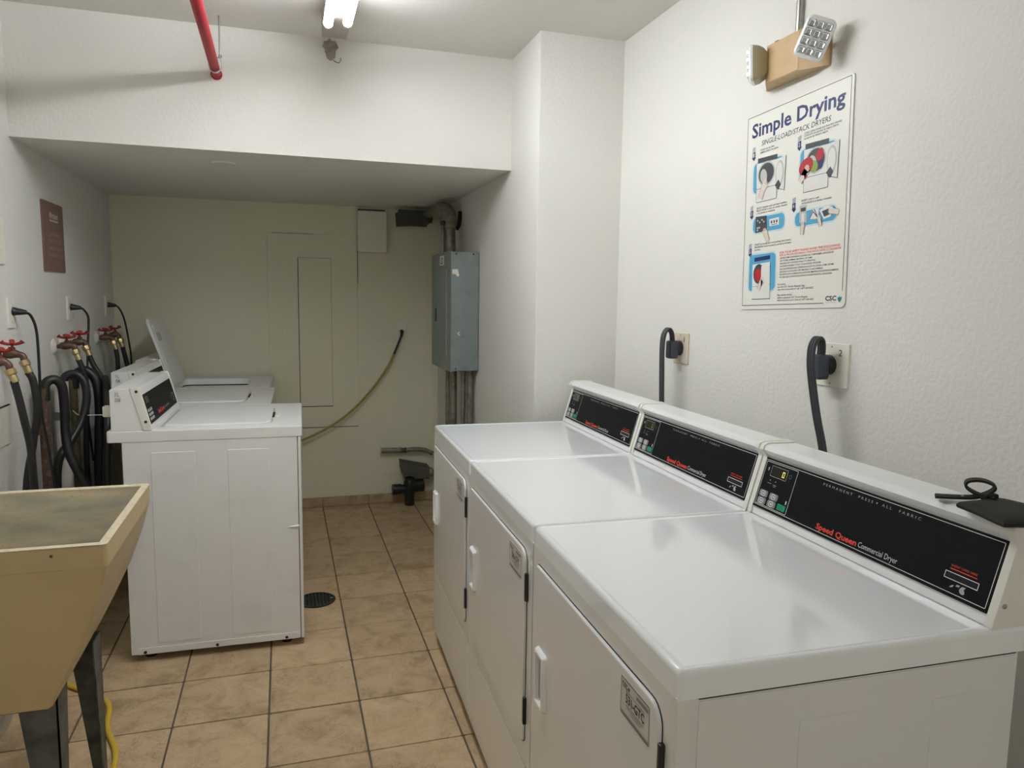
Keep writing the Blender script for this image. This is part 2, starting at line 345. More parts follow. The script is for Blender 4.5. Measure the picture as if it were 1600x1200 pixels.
# ------------------------------------------------------------------ dryers
DX, DY, DR, DW = .51, .8435, -.0297, .675
DD = .607
FF = frame((0, 0, 0), (0, -1, 0), (0, 0, 1))             # front plane: u runs towards the camera, v up, n outwards
CF = frame((.549, 0, .907), (0, -1, 0), (.034, 0, .115)) # slanted console face
def graphics(p, lit=True):
    g = lambda n, bm, m: fin(n, bm, m, p, CF, smooth=False)
    bm = bmesh.new(); ringflat(bm, -.658, .0225, -.021, .134, .002, .0011, .0022)
    fin('border_line', bm, 'white', p, CF, False)
    bm = bmesh.new(); ringflat(bm, -.653, .0255, -.536, .1305, .002, .0011, .0024); g('keypad_border', bm, 'white')
    g('display', poly(bmesh.new(), [(-.628, .0985), (-.569, .0985), (-.569, .1233), (-.628, .1233)], .0023), 'olive')
    g('display_border', ringflat(bmesh.new(), -.6285, .098, -.5685, .1238, .001, .0009, .0026), 'lightgrey')
    bm = bmesh.new()
    for s in ([(0, 0, 1, .14)], [(0, .86, 1, 1)], [(0, 0, .22, 1)], [(.78, 0, 1, 1)]):
        a, b, c, d = s[0]; sx, sy = .0085, .0135; x, y = -.5855, .1037
        poly(bm, [(x+a*sx, y+b*sy), (x+c*sx, y+b*sy), (x+c*sx, y+d*sy), (x+a*sx, y+d*sy)], .0028)
    g('digit_zero', bm, 'digit' if lit else 'dimdigit')
    g('clock_mark', ringflat(bmesh.new(), -.5615, .107, -.5525, .116, .0045, .0007, .0026), 'grey_ink')
    bm = bmesh.new(); poly(bm, [(-.640, .109), (-.637, .109), (-.636, .118), (-.641, .116)], .0026); ell(bm, -.622, .0885, .0016, .0016, .0026, 8); ell(bm, -.601, .0885, .0016, .0016, .0026, 8)
    g('indicator_marks', bm, 'lightgrey')
    bm = bmesh.new()
    for a, b, c, d in ((-.629, .0802, -.614, .0818), (-.608, .0790, -.594, .0808), (-.606, .0755, -.597, .0773)): poly(bm, [(a, b), (c, b), (c, d), (a, d)], .0026)
    g('indicator_captions', bm, 'grey_ink')
    for cx, cy in ((-.631, .0534), (-.5925, .0536), (-.6315, .0355), (-.5935, .0362)):
        k = plate(bmesh.new(), cx-.0155, cy-.008, cx+.0155, cy+.008, .004, .001, .0032, .0008, 3)
        kb = fin('key', k, 'grey_ink', p, CF)
        bm = bmesh.new(); ringflat(bm, cx-.0085, cy-.0066, cx+.0085, cy+.0066, .0062, .0018, .0036)
        poly(bm, [(cx-.003, cy-.0015), (cx+.004, cy-.0015), (cx+.004, cy+.0015), (cx-.003, cy+.0015)], .0036)
        text('key_print', '(', cx-.0135, cy-.004, .002, .008, 'lightgrey', CF, p, .0036)
        fin('key_print', bm, 'white', p, CF, False)
    fin('start_key', plate(bmesh.new(), -.5715, .0300, -.5425, .0445, .003, .001, .0034, .0008, 3), 'green_key', p, CF)
    g('start_key_ring', ringflat(bmesh.new(), -.5635, .0325, -.5505, .0420, .0046, .0009, .0038), 'teal')
    g('start_arrow', poly(bmesh.new(), [(-.5475, .048), (-.5440, .048), (-.5440, .0565), (-.5475, .0565)], .0026), 'white')
    text('cycle_text', 'PERMANENT  PRESS', -.449, .1205, .144, .0052, 'lightgrey', CF, p, .0026, space=1.7)
    g('cycle_dot', ell(bmesh.new(), -.2945, .1235, .0018, .0018, .0026, 10), 'lightgrey')
    text('cycle_text', 'ALL  FABRIC', -.281, .1210, .094, .0052, 'lightgrey', CF, p, .0026, space=1.7)
    text('brand_text', 'Speed Queen', -.433, .0285, .120, .0122, 'red_ink', CF, p, .0026, .028)
    text('model_text', 'Commercial Dryer', -.308, .0292, .100, .0108, 'white', CF, p, .0026, -.004)
    text('card_text', 'INSERT CARD HERE', -.1005, .0665, .050, .0036, 'red_ink', CF, p, .0026)
    g('card_underline', poly(bmesh.new(), [(-.1015, .0618), (-.049, .0618), (-.049, .0634), (-.1015, .0634)], .0026), 'red_ink')
    g('card_slot', poly(bmesh.new(), [(-.107, .0455), (-.044, .0455), (-.044, .0560), (-.107, .0560)], .0024), 'void')
    g('card_slot_border', ringflat(bmesh.new(), -.1085, .0445, -.0425, .057, .001, .0012, .0027), 'white')
    bm = bmesh.new(); ell(bm, -.068, .0325, .006, .0042, .0026, 10, rot=-.5); poly(bm, [(-.073, .036), (-.066, .036), (-.063, .041), (-.070, .0405)], .0026)
    poly(bm, [(-.093, .0315), (-.087, .0335), (-.085, .038), (-.090, .036)], .0026); poly(bm, [(-.082, .037), (-.076, .037), (-.074, .0405), (-.080, .0405)], .0026)
    g('card_hand_icon', bm, 'lightgrey')
def label_print(p, code):
    """service label at the door's upper corner; p = the label plate"""
    g = lambda n, bm, m: fin(n, bm, m, p, FF, smooth=False)
    g('label_border', ringflat(bmesh.new(), -.1675, .754, -.0665, .8155, .003, .0011, .0084), 'ink')
    text('label_logo_text', 'CSC', -.163, .8015, .020, .0085, 'ink', FF, p, .0086, .02)
    g('label_logo', poly(bmesh.new(), [(-.1405, .8035), (-.1375, .8015), (-.1345, .8045), (-.1365, .8095), (-.1385, .8070), (-.1405, .8085)], .0086), 'ink')
    g('label_barcode', poly(bmesh.new(), [(-.111, .8035), (-.071, .8035), (-.071, .8095), (-.111, .8095)], .0086), 'grey_ink')
    text('label_code_text', code, -.149, .7800, .066, .0150, 'ink', FF, p, .0086, .022)
    bm = bmesh.new()
    for a, c, y in ((-.148, -.083, .7985), (-.147, -.085, .7758), (-.145, -.086, .7722), (-.132, -.094, .7680)): poly(bm, [(a, y-.0005), (c, y-.0005), (c, y+.0005), (a, y+.0005)], .0086)
    g('label_small_print', bm, 'ink')
    g('label_band', poly(bmesh.new(), [(-.1655, .7555), (-.0685, .7555), (-.0685, .7600), (-.1655, .7600)], .0086), 'grey_ink')

def make_dryer():
    r = thing('dryer', '', 'dryer', (DX, DY, 0), DR)
    W = DW
    bm = B((.012, .002, .05), (DD, W-.002, .859), .001); box(bm, (.05, .01, .012), (DD-.02, W-.01, .06))
    fin('cabinet', bm, 'enamel_shaded', r)
    for x in (.08, DD-.06):
        for y in (.05, W-.05): fin('foot', lathe(bmesh.new(), [(.018, 0), (.018, .012), (.008, .014), (.008, .03)], 12), 'black', r, Matrix.Translation((x, y, 0)))
    # embossed rectangles of both side panels
    for s, y in ((-1, .002), (1, W-.002)):
        FS = frame((0, y, 0), (1, 0, 0), (0, 0, 1)) if s < 0 else frame((0, y, 0), (-1, 0, 0), (0, 0, 1))
        sp = fin('side_panel', plate(bmesh.new(), (.0335 if s < 0 else -DD+.003), .06, (DD-.003 if s < 0 else -.0335), .857, .002, -.001, .002, .0012, 1), 'enamel_shaded', r, FS)
        for a, b in ((.20, .345), (.44, .575)):
            if s > 0: a, b = -b, -a
            fin('embossed_panel', plate(bmesh.new(), a, .12, b, .805, .006, .001, .0030, .0010, 3), 'enamel_shaded', sp, FS)
    fin('top_gap', B((.0345, .0022, .84), (DD-.004, W-.0022, .8622)), 'void', r)
    # front
    fp = fin('front_panel', plate(bmesh.new(), -W+.0015, .298, -.0015, .864, .004, -.03, 0, .0025), 'enamel_shaded', r, FF)
    fin('lower_panel', plate(bmesh.new(), -W+.0015, .052, -.0015, .294, .004, -.03, 0, .0025), 'enamel_shaded', r, FF)
    d = fin('door', plate(bmesh.new(), -.640, .352, -.040, .830, (.05, .02, .034, .014), -.004, .0075, .004, 6), 'enamel_shaded', r, FF)
    fin('door_gap_shade', plate(bmesh.new(), -.6415, .3505, -.0385, .8315, (.051, .021, .035, .015), -.004, .0012, .0006, 6), 'void', r, FF)
    o = [rr(-.607, .527, -.543, .657, .008, .007, 4), rr(-.607, .527, -.543, .657, .008, .013, 4, .002), rr(-.607, .527, -.543, .657, .008, .0175, 4, .006),
         rr(-.607, .527, -.543, .657, .008, .0175, 4, .011), rr(-.607, .527, -.543, .657, .008, .0084, 4, .014)]
    h_ = fin('handle', loft(bmesh.new(), o), 'consolew', d, FF)
    fin('handle_recess_shade', plate(bmesh.new(), -.592, .542, -.558, .642, .004, .0080, .0092, .0004, 3), 'shadegrey', d, FF)  # grey plate that paints the shade inside the handle cavity
    lb = fin('label_plate', plate(bmesh.new(), -.169, .7525, -.065, .817, .004, .0074, .0080, .0002, 3), 'sticker', d, FF)
    for z in (.745, .44): fin('hinge', B((-.0085, .030, z-.034), (.001, .0405, z+.034), .003), 'darksteel', d)
    # worktop with rolled edges
    top = [rr(0, 0, DD+.02, W, .014, .862, 5, .0), rr(0, 0, DD+.02, W, .014, .896, 5, 0), rr(0, 0, DD+.02, W, .014, .9015, 5, .002), rr(0, 0, DD+.02, W, .014, .9045, 5, .0055),
           rr(0, 0, DD+.02, W, .014, .905, 5, .010), rr(0, 0, DD+.02, W, .014, .9032, 5, .014), rr(0, 0, DD+.02, W, .014, .9030, 5, .018)]
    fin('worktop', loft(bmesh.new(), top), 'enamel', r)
    # console
    prof = [(.551, .9045), (.592, 1.043), (.583, 1.050), (.576, 1.059), (.580, 1.0685), (.590, 1.072), (.662, 1.072), (.668, 1.066), (.668, .912), (.66, .9045)]
    c = fin('console', prism(bmesh.new(), prof, 1, .013, W-.013), 'consolew', r, ang=28)
    capf = [(.546, .9045), (.585, 1.040), (.579, 1.049), (.572, 1.059), (.577, 1.071), (.589, 1.0755), (.664, 1.0755), (.671, 1.068), (.671, .911), (.663, .9045)]
    for a, b in ((.0005, .0165), (W-.0165, W-.0005)):
        e = fin('end_cap', prism(bmesh.new(), capf, 1, a, b, .0022), 'cap', c)
    for x, z in ((.568, .941), (.606, 1.055)):
        fin('screw', lathe(bmesh.new(), [(.0045, 0), (.0045, .0012), (.002, .0016)], 12), 'chrome', c, at((x, .0007, z), (0, -1, 0)))
    p = fin('control_panel', plate(bmesh.new(), -.6605, .0165, -.0175, .1385, .001, -.001, .0018, .0006, 1), 'blackpanel', r, CF)
    return r, p, lb
CODES = ('531-GTC', '530-GTC', '529-GTC')
LABS = ('white commercial dryer nearest the camera, lit zero on its display and black pouch on top',
        'white commercial dryer in the middle of the row of three, with neighbours both sides',
        'white commercial dryer at the far end of the row, against the wall pillar')
for k in range(3):
    if k == 0:
        r, p, lb = make_dryer(); proto = [c for c in kids(r)]
        base = r; basep, baselb = p, lb
        plain = copy_tree(r)                       # bare copies are taken before the printing goes on
        plain2 = copy_tree(r)
        roots = [r, plain, plain2]
    r = roots[k]
    a = DR; t = k*.678
    r.location = (DX-t*math.sin(a), DY+t*math.cos(a), 0)
    r['label'] = LABS[k]; r['group'] = 'commercial dryers along the right wall'
    p = [c for c in kids(r) if c.name.startswith('control_panel')][0]
    d = [c for c in kids(r) if c.name.startswith('door') and not c.name.startswith('door_gap_shade')][0]
    graphics(p, k == 0)
    # the printed label sits on the door: its print goes on the plate's own level of the tree
    label_print(d, CODES[k])

# black pouch with its strap on the near console
def dl(x, y, z):
    a = DR; return (DX+x*math.cos(a)-y*math.sin(a), DY+x*math.sin(a)+y*math.cos(a), z)
pc = thing('pouch', 'black leather pouch with wrist strap lying on the nearest dryer console', 'pouch', dl(.61, .05, 1.0755), DR)
out = [(-.052, .045), (-.036, .05), (.030, .052), (.05, .045), (.06, -.02), (.058, -.075), (.03, -.085), (-.065, -.068), (-.075, -.055), (-.06, 0)]
sm = smooth_path([(x, y, 0) for x, y in out+out[:1]], 4)[:-1]
ctr = Vector((0, -.01, 0))
def ins(f, z): return [ctr+(p-ctr)*f+Vector((0, 0, z)) for p in sm]
fin('flap', loft(bmesh.new(), [ins(.97, .0005), ins(1, .003), ins(1, .006), ins(.96, .009), ins(.8, .0125), ins(.4, .0145)]), 'leather', pc)
def ribbon(bm, pts, wv, th, k=5):
    P = smooth_path(pts, k); wv = Vector(wv); loops = []
    for i, p in enumerate(P):
        t = (P[min(i+1, len(P)-1)]-P[max(i-1, 0)]).normalized(); n = t.cross(wv).normalized()*th/2
        loops.append([p-wv/2-n, p+wv/2-n, p+wv/2+n, p-wv/2+n])
    return loft(bm, loops)
bm = ribbon(bmesh.new(), [(-.035, .105, .003), (-.01, .085, .005), (.012, .066, .009), (.032, .055, .020), (.042, .058, .029), (.036, .077, .034), (.02, .09, .031), (.012, .087, .022), (.016, .07, .014), (.02, .05, .012), (.018, .035, .015)], (.015, .016, 0), .004)
fin('strap', bm, 'leather', pc)
fin('strap_keeper', B((.006, .040, .008), (.034, .055, .019), .003), 'leather', pc)
fin('rivet', lathe(bmesh.new(), [(.0025, 0), (.0025, .001), (.001, .0016)], 8), 'chrome', pc, at((-.004, .078, .0085), (-.3, -.6, .7)))

# ------------------------------------------------------------------ washers
WX, WY, WR, WW = .0544, 2.9677, -.0214, .65
WF = frame((-.537, 0, .907), (0, 1, 0), (-.036, 0, .135))    # console face of a washer, u runs away from the camera
def make_washer(lid_open=False):
    r = thing('washer', '', 'washing machine', (WX, WY, 0), WR); W = WW
    bm = B((-.640, .002, .03), (-.014, W-.002, .862), .003); fin('cabinet', bm, 'washer', r)
    fin('front_panel', B((-.0125, .001, .028), (.0, W-.001, .861), .004), 'washer', r)
    fin('panel_seam', B((-.0145, .004, .03), (-.011, W-.004, .86)), 'void', r)
    for x in (-.58, -.07):
        for y in (.06, W-.06): fin('foot', lathe(bmesh.new(), [(.022, 0), (.022, .012), (.009, .014), (.009, .032)], 12), 'black', r, Matrix.Translation((x, y, 0)))
    FS = frame((0, .002, 0), (1, 0, 0), (0, 0, 1))
    for a, b in ((-.543, -.389), (-.272, -.122)):
        fin('embossed_panel', plate(bmesh.new(), a, .072, b, .82, .004, -.001, .0022, .0014, 3), 'washer', r, FS)
    bm = plate(bmesh.new(), -.615, .03, -.02, .056, .003, -.001, .0022, .001, 2); kp = fin('kick_strip', bm, 'washer', r, FS)
    for x in (-.590, -.331, -.069): fin('screw', lathe(bmesh.new(), [(.006, 0), (.006, .0035), (.002, .0045)], 10), 'darksteel', kp, at((x, .001, .039), (0, -1, 0)))
    # top
    X0 = -.690
    if lid_open:
        def P(z, d, r_=.012): return rr(X0, 0, .006, W, r_, z, 4, d)
        hole = lambda z, d=0: rr(-.520, .075, -.120, .520, .05, z, 4, d)
        loft(bm := bmesh.new(), [hole(.868, .012), P(.862, .002), P(.865, 0), P(.899, 0), P(.905, .006), hole(.905, -.004), hole(.901, .004), hole(.885, .010), hole(.868, .012)], False, False)
        top = fin('top_panel', bm, 'washer', r)
        fin('tub_opening', loft(bmesh.new(), [hole(.868, .012), hole(.80, .03), hole(.62, .05)], False, True), 'void', r)
    else:
        fin('top_panel', loft(bmesh.new(), [rr(X0, 0, .006, W, .012, .862, 4, .002), rr(X0, 0, .006, W, .012, .865, 4, 0), rr(X0, 0, .006, W, .012, .899, 4, 0), rr(X0, 0, .006, W, .012, .9035, 4, .002), rr(X0, 0, .006, W, .012, .905, 4, .007)]), 'washer', r)
    def lid():
        b = bmesh.new(); plate(b, -.195, -.2225, .195, .2225, (.008, .05, .05, .008), 0, .016, .005, 5)
        return b
    if lid_open:
        ML = Matrix.Translation((-.507, .2975, .908)) @ Matrix.Rotation(-math.radians(108), 4, 'Y') @ Matrix.Translation((.195, 0, -.008))
        l = fin('lid', lid(), 'washer', r, ML)
        fin('lid_recess', plate(bmesh.new(), -.155, -.19, .155, .19, .03, -.002, .0008, .0005), 'washer', l, ML @ Matrix.Translation((0, 0, -.0012)))
        fin('lid_label', poly(bmesh.new(), [(.06, -.17), (.11, -.17), (.11, -.06), (.06, -.06)], -.0036), 'pgrey', l, ML, False)
    else:
        ML = Matrix.Translation((-.310, .2975, .8965))
        fin('lid_groove', plate(bmesh.new(), -.520, .070, -.108, .525, (.01, .056, .056, .01), .9035, .9053, .0003, 5), 'pgrey', r)
        l = fin('lid', lid(), 'washer', r, ML)
        fin('lid_notch', plate(bmesh.new(), -.114, .23, -.105, .365, .004, .904, .9075, .001, 3), 'void', l)
        fin('pale_tab', plate(bmesh.new(), -.102, .25, -.088, .345, .005, .9045, .909, .002, 3), 'plate', l)  # small raised pale plate in front of the notch
    # console: grey-white housing, off-white end frames, black fascia
    hp = [(-.673, .905), (-.673, 1.058), (-.669, 1.062), (-.600, 1.062), (-.557, .905)]
    c = fin('console', prism(bmesh.new(), hp, 1, .004, W-.004, .002), 'washer', r)
    prof = [(-.606, 1.0655), (-.576, 1.067), (-.570, 1.058), (-.533, .905), (-.562, .905)]
    bmb = prism(bmesh.new(), [(-.606, 1.064), (-.581, 1.064), (-.574, 1.050), (-.537, .905), (-.562, .905)], 1, .012, W-.012)
    fin('console_face', bmb, 'consolew', c, ang=28)
    for a, b in ((0, .016), (W-.016, W)): fin('end_cap', prism(bmesh.new(), prof, 1, a, b, .002), 'cap', c)
    for x, z in ((-.582, 1.052), (-.554, .938)): fin('screw', lathe(bmesh.new(), [(.0055, 0), (.0055, .0015), (.002, .002)], 10), 'darksteel', c, at((x, 0, z), (0, -1, 0)))
    p = fin('control_panel', plate(bmesh.new(), .024, .018, W-.024, .132, .001, -.001, .003, .0006, 1), 'blackpanel', r, WF)
    g = lambda n, b, m: fin(n, b, m, p, WF, smooth=False)
    for i in range(3):
        for j in range(3): fin('key', plate(bmesh.new(), .036+i*.027, .030+j*.0165, .056+i*.027, .041+j*.0165, .003, .0025, .0042, .0004, 2), 'lightgrey', p, WF)
    g('display', poly(bmesh.new(), [(.05, .098), (.105, .098), (.105, .120), (.05, .120)], .0034), 'olive')
    g('display_border', ringflat(bmesh.new(), .049, .097, .106, .121, .001, .0009, .0036), 'grey_ink')
    text('brand_text', 'Speed Queen', .20, .034, .13, .016, 'red_ink', WF, p, .0036, .028)
    text('model_text', 'Commercial Washer', .335, .035, .11, .012, 'lightgrey', WF, p, .0036)
    bm = bmesh.new(); ringflat(bm, .535, .050, .600, .062, .001, .0013, .0036); poly(bm, [(.545, .068), (.598, .068), (.598, .071), (.545, .071)], .0036); ell(bm, .572, .040, .007, .005, .0036, 8)
    g('card_slot', bm, 'lightgrey')
    FE = frame((0, .002, 0), (1, 0, 0), (0, 0, 1))
    text('marker_digits', '1L', -.653, 1.035, .014, .016, 'grey_ink', FE, c, .0006); text('marker_digits', '08', -.654, 1.015, .018, .014, 'grey_ink', FE, c, .0006)
    return r
wa = make_washer(); wb = copy_tree(wa); wc = make_washer(True)
# torn fold in the near machine's side, and its power lead clip
fin('dent_fold', loft(bmesh.new(), [[(-.013, .0, .487), (-.013, .0, .505), (-.013, -.006, .500)], [(-.055, .0015, .494), (-.055, .0015, .499), (-.055, .0012, .497)]]), 'washer', wa)
fin('hose_outlet', B((-.705, .03, .955), (-.672, .07, .995), .004), 'plate', wa)
for o, x, y, lab in ((wa, 0, 0, 'white top-load washer nearest the camera, lid shut and side panel in view'),
                     (wb, -.14, .655, 'white top-load washer in the middle of the three, lid shut, mostly hidden'),
                     (wc, -.168, 1.312, 'white top-load washer by the back wall with its lid standing open')):
    o.location = (WX+x*math.cos(WR)-y*math.sin(WR), WY+x*math.sin(WR)+y*math.cos(WR), 0); o['label'] = lab; o['group'] = 'top-load washers along the left wall'

# ------------------------------------------------------------------ utility tub
tb = thing('utility_tub', 'yellowed plastic laundry tub on dark metal legs, stained inside', 'sink', (-.69, 2.14, 0))
TXR, TXL, TYN, TYF, TZ = -.405, -.962, 1.858, 2.442, .832
def tl(d, z, dx=0, dy=0, r=.012):
    return [(p[0]+.69, p[1]-2.14, p[2]) for p in rr(TXL+dx, TYN+dy, TXR-dx, TYF-dy, r, z, 3, d)]
outer = [tl(0, TZ-.002), tl(0, .778), tl(.003, .774), tl(0, .70, .022, .008), tl(0, .60, .058, .017), tl(0, .50, .105, .028), tl(0, .428, .142, .036), tl(.012, .420, .142, .036)]
bowl = fin('bowl', loft(bmesh.new(), outer, False, True), 'tub', tb)
inner = [tl(.020, TZ-.002, 0, 0), tl(.020, .74, .012, .006), tl(.016, .60, .060, .017), tl(.016, .50, .107, .028), tl(.016, .436, .140, .036)]
fin('basin_lining', loft(bmesh.new(), inner, False, True), 'tubinside', tb)
fin('rim', loft(bmesh.new(), [tl(0, TZ-.003), tl(0, TZ-.001), tl(.002, TZ), tl(.018, TZ), tl(.021, TZ-.002), tl(.021, TZ-.006)], False, False), 'tubrim', tb)
for x in (-.28, -.08, .17): fin('bolt', lathe(bmesh.new(), [(.004, 0), (.003, .002)], 8), 'rust', tb, at((x, TYN-2.14+.0003, .812), (0, -1, 0)))
def leg(name, cx, cy, sx, sy):
    """flared angle-iron leg; (cx,cy) outer corner at the top, sx/sy towards which sides the flanges run"""
    wt, wbm, th = .085, .034, .004; bm = bmesh.new()
    for (dx, dy) in ((1, 0), (0, 1)):
        a = []
        for z, w_ in ((.445, wt), (.34, wt*.86), (.003, wbm)):
            if dx: a.append([(cx, cy, z), (cx+sx*w_, cy, z), (cx+sx*w_, cy+sy*th, z), (cx, cy+sy*th, z)])
            else: a.append([(cx, cy, z), (cx, cy+sy*w_, z), (cx+sx*th, cy+sy*w_, z), (cx+sx*th, cy, z)])
        loft(bm, a)
    return fin(name, bm, 'galv', tb)
for cx, sx in ((.152, -1), (-.152, 1)):
    for cy, sy in ((-.235, 1), (.135, -1)): leg('leg', cx+(.014 if cy > 0 else 0)*-sx, cy, sx, sy)
bm = tube(bmesh.new(), [(-.05, .04, .428), (-.05, .04, .34), (-.05, .04, .27), (-.08, .04, .225), (-.13, .04, .225), (-.20, .04, .235), (-.27, .04, .235)], .016, 12, 5); fin('drain_trap', bm, 'pvc', tb)
bm = lathe(bmesh.new(), [(.03, .395), (.034, .40), (.034, .425), (.03, .428)], 16); fin('drain_nut', bm, 'pvc', tb, Matrix.Translation((-.05, .04, 0)))

# ------------------------------------------------------------------ light fixture
def strip_light(y0, lab):
    """two-tube strip: tubes 1.17 m long, housing running on past their far end"""
    lf = thing('ceiling_light', lab, 'light', (.205, y0+.6, 2.49), group='strip lights along the ceiling')
    oy = y0-.6-y0; ox = -.205; oz = -2.49
    fin('housing', B((.163+ox, -.12+oy, 2.412+oz), (.258+ox, 1.43+oy, -.0005), .004), 'fixture', lf)
    for x, z in ((.172, 2.378), (.240, 2.388)):
        fin('tube', tube(bmesh.new(), [(x+ox, .005+oy, z+oz), (x+ox, 1.175+oy, z+oz)], .0165, 16, 1), 'tube', lf)
        for y, s in ((-.002, -1), (1.182, 1)): fin('tube_cap', lathe(bmesh.new(), [(.0168, -.012), (.0168, .006), (.012, .010)], 16), 'chrome', lf, at((x+ox, y+oy, z+oz), (0, s, 0)))
        for y in (-.010, 1.192):
            fin('lamp_holder', B((x-.012+ox, y-.008+oy, z-.012+oz), (x+.012+ox, y+.008+oy, 2.44+oz), .003), 'fixture', lf)
strip_light(1.64, 'two-tube fluorescent strip light on the ceiling, its end towards the soffit')
strip_light(-2.7, 'second two-tube fluorescent strip light of the row, behind the viewer')

# ------------------------------------------------------------------ red sprinkler pipe with hanger
rp_ = thing('sprinkler_pipe', 'red sprinkler pipe running under the ceiling into the soffit wall', 'pipe', (-.235, 2.6, 2.3))
fin('pipe', tube(bmesh.new(), [(.008, -2.4, 0), (.004, -1., 0), (0, 0, 0), (-.005, .715, 0)], .0185, 16, 2), 'redpaint', rp_)
fin('wall_ring', lathe(bmesh.new(), [(.0225, 0), (.0225, .006), (.0195, .010)], 18), 'redpaint', rp_, at((-.005, .714, 0), (0, -1, 0)))
bm = tube(bmesh.new(), [(.018, .60, .030), (.018, .60, .19)], .0035, 8, 1); fin('hanger_rod', bm, 'chrome', rp_)
bm = bmesh.new()
ribbon(bm, [(.018, .60, .034), (.022, .60, .012), (.021, .60, -.008), (.010, .60, -.021), (-.006, .60, -.0245), (-.022, .60, -.012), (-.0235, .60, .006), (-.012, .60, .022), (.012, .60, .034)], (0, .014, 0), .0018, 3)
fin('hanger_loop', bm, 'chrome', rp_)
fin('hanger_nut', lathe(bmesh.new(), [(.007, 0), (.007, .009)], 6), 'chrome', rp_, Matrix.Translation((.018, .60, .034)))

# ------------------------------------------------------------------ emergency light
em = thing('emergency_light', 'tan emergency light with two lamp heads on the right wall above the poster', 'emergency light', (R, 1.81, 2.09))
def L3(x, y, z): return (x-R, y-1.81, z-2.09)
yb0, yb1, zb0, zb1 = 1.676, 1.938, 2.036, 2.146
q = lambda x, y0, y1, z0, z1: [L3(x, y0, z0), L3(x, y1, z0), L3(x, y1, z1), L3(x, y0, z1)]
bm = loft(bmesh.new(), [q(R, yb0, yb1, zb0, zb1), q(R-.006, yb0, yb1, zb0, zb1), q(R-.044, 1.746, 1.89, zb0+.002, zb1-.001), q(R-.047, 1.749, 1.887, zb0+.005, zb1-.004)])
fin('housing', bm, 'tan', em)
for y in (1.86, 1.78): fin('knockout', lathe(bmesh.new(), [(.004, 0), (.003, .001)], 10), 'lampback', em, at(L3(R-.025, y, zb0+.0012), (0, 0, -1)))
fin('test_switch', B(L3(R-.035, 1.855, zb1-.002), L3(R-.022, 1.872, zb1+.007), .002), 'black', em)
def lamp(c, n, r_):
    n = Vector(n).normalized(); r_ = Vector(r_); r_ = (r_-n*r_.dot(n)).normalized(); u_ = n.cross(r_)
    Mx = Matrix(((r_.x, u_.x, n.x, c[0]), (r_.y, u_.y, n.y, c[1]), (r_.z, u_.z, n.z, c[2]), (0, 0, 0, 1)))
    w_, h_ = .037, .050
    hd = fin('lamp_head', loft(bmesh.new(), [rr(-w_, -h_, w_, h_, .016, z, 4, d) for z, d in ((-.040, .024), (-.030, .012), (-.016, .003), (-.004, 0), (0, 0))]), 'lampback', em, Mx)
    fin('lens', loft(bmesh.new(), [rr(-w_-.001, -h_-.001, w_+.001, h_+.001, .016, z, 4, d) for z, d in ((-.002, 0), (.005, 0), (.010, .004), (.0115, .008))]), 'lens', hd, Mx)
    for i in range(3):
        for j in range(4):
            cx, cy = -.0215+i*.0215, -.0325+j*.0215
            fin('lens_cell', loft(bmesh.new(), [rr(cx-.0098, cy-.0098, cx+.0098, cy+.0098, .004, .0112, 2), rr(cx-.0098, cy-.0098, cx+.0098, cy+.0098, .004, .0150, 2, .0025), rr(cx-.0098, cy-.0098, cx+.0098, cy+.0098, .004, .0120, 2, .006)]), 'reflector', hd, Mx)
    return Mx
c17, s17 = math.cos(.29), math.sin(.29)
lamp(L3(1.315, 1.652, 2.087), (-.63, -.72, -.29), cam_r*c17-cam_u*s17)
lamp(L3(1.318, 1.915, 2.096), (-.74, .67, -.05), (-.67, -.74, .0))
for a, b in ((L3(1.345, 1.682, 2.09), L3(1.372, 1.695, 2.09)), (L3(1.345, 1.905, 2.092), L3(1.366, 1.905, 2.09))):
    fin('swivel', tube(bmesh.new(), [a, b], .008, 10, 1), 'lampback', em)
fin('conduit', tube(bmesh.new(), [L3(R-.012, 1.80, zb1-.006), L3(R-.012, 1.80, 2.3), L3(R-.012, 1.80, ZC)], .008, 10, 1), 'chrome', em)

# ------------------------------------------------------------------ poster
po = thing('drying_poster', 'bilingual drying instructions poster with blue drawings on the right wall', 'poster')
tt = .030
po.matrix_world = frame((R-.0008, 2.0135, 1.3895), (0, -math.cos(tt), math.sin(tt)), (0, math.sin(tt), math.cos(tt)))
I4 = Matrix.Identity(4)
fin('board', plate(bmesh.new(), 0, 0, .45, .59, (.004, .016, .010, .004), 0, .0028, .0006, 4), 'poster', po)
Z = .0031
def pf(n, bm, m, par=po): return fin(n, bm, m, par, I4, smooth=False)
def bar(bm, pts, wd, z=Z):
    for (a, b) in zip(pts, pts[1:]):
        a = Vector((*a, z)); b = Vector((*b, z)); t = (b-a).normalized(); n = Vector((-t.y, t.x, 0))*wd/2
        bm.faces.new([bm.verts.new(p) for p in (a-n, b-n, b+n, a+n)])
    return bm
pf('border_line', bar(bmesh.new(), [(.371, .0125), (.0055, .0125), (.0068, .5845), (.4405, .5845), (.4395, .043)], .0018), 'ink')
text('headline_text', 'Simple Drying', .029, .521, .393, .041, 'navy', I4, po, Z, .023)
text('subheading_text', 'SINGLE-LOAD/STACK DRYERS', .078, .4895, .294, .0145, 'ink', I4, po, Z, .004, .12)
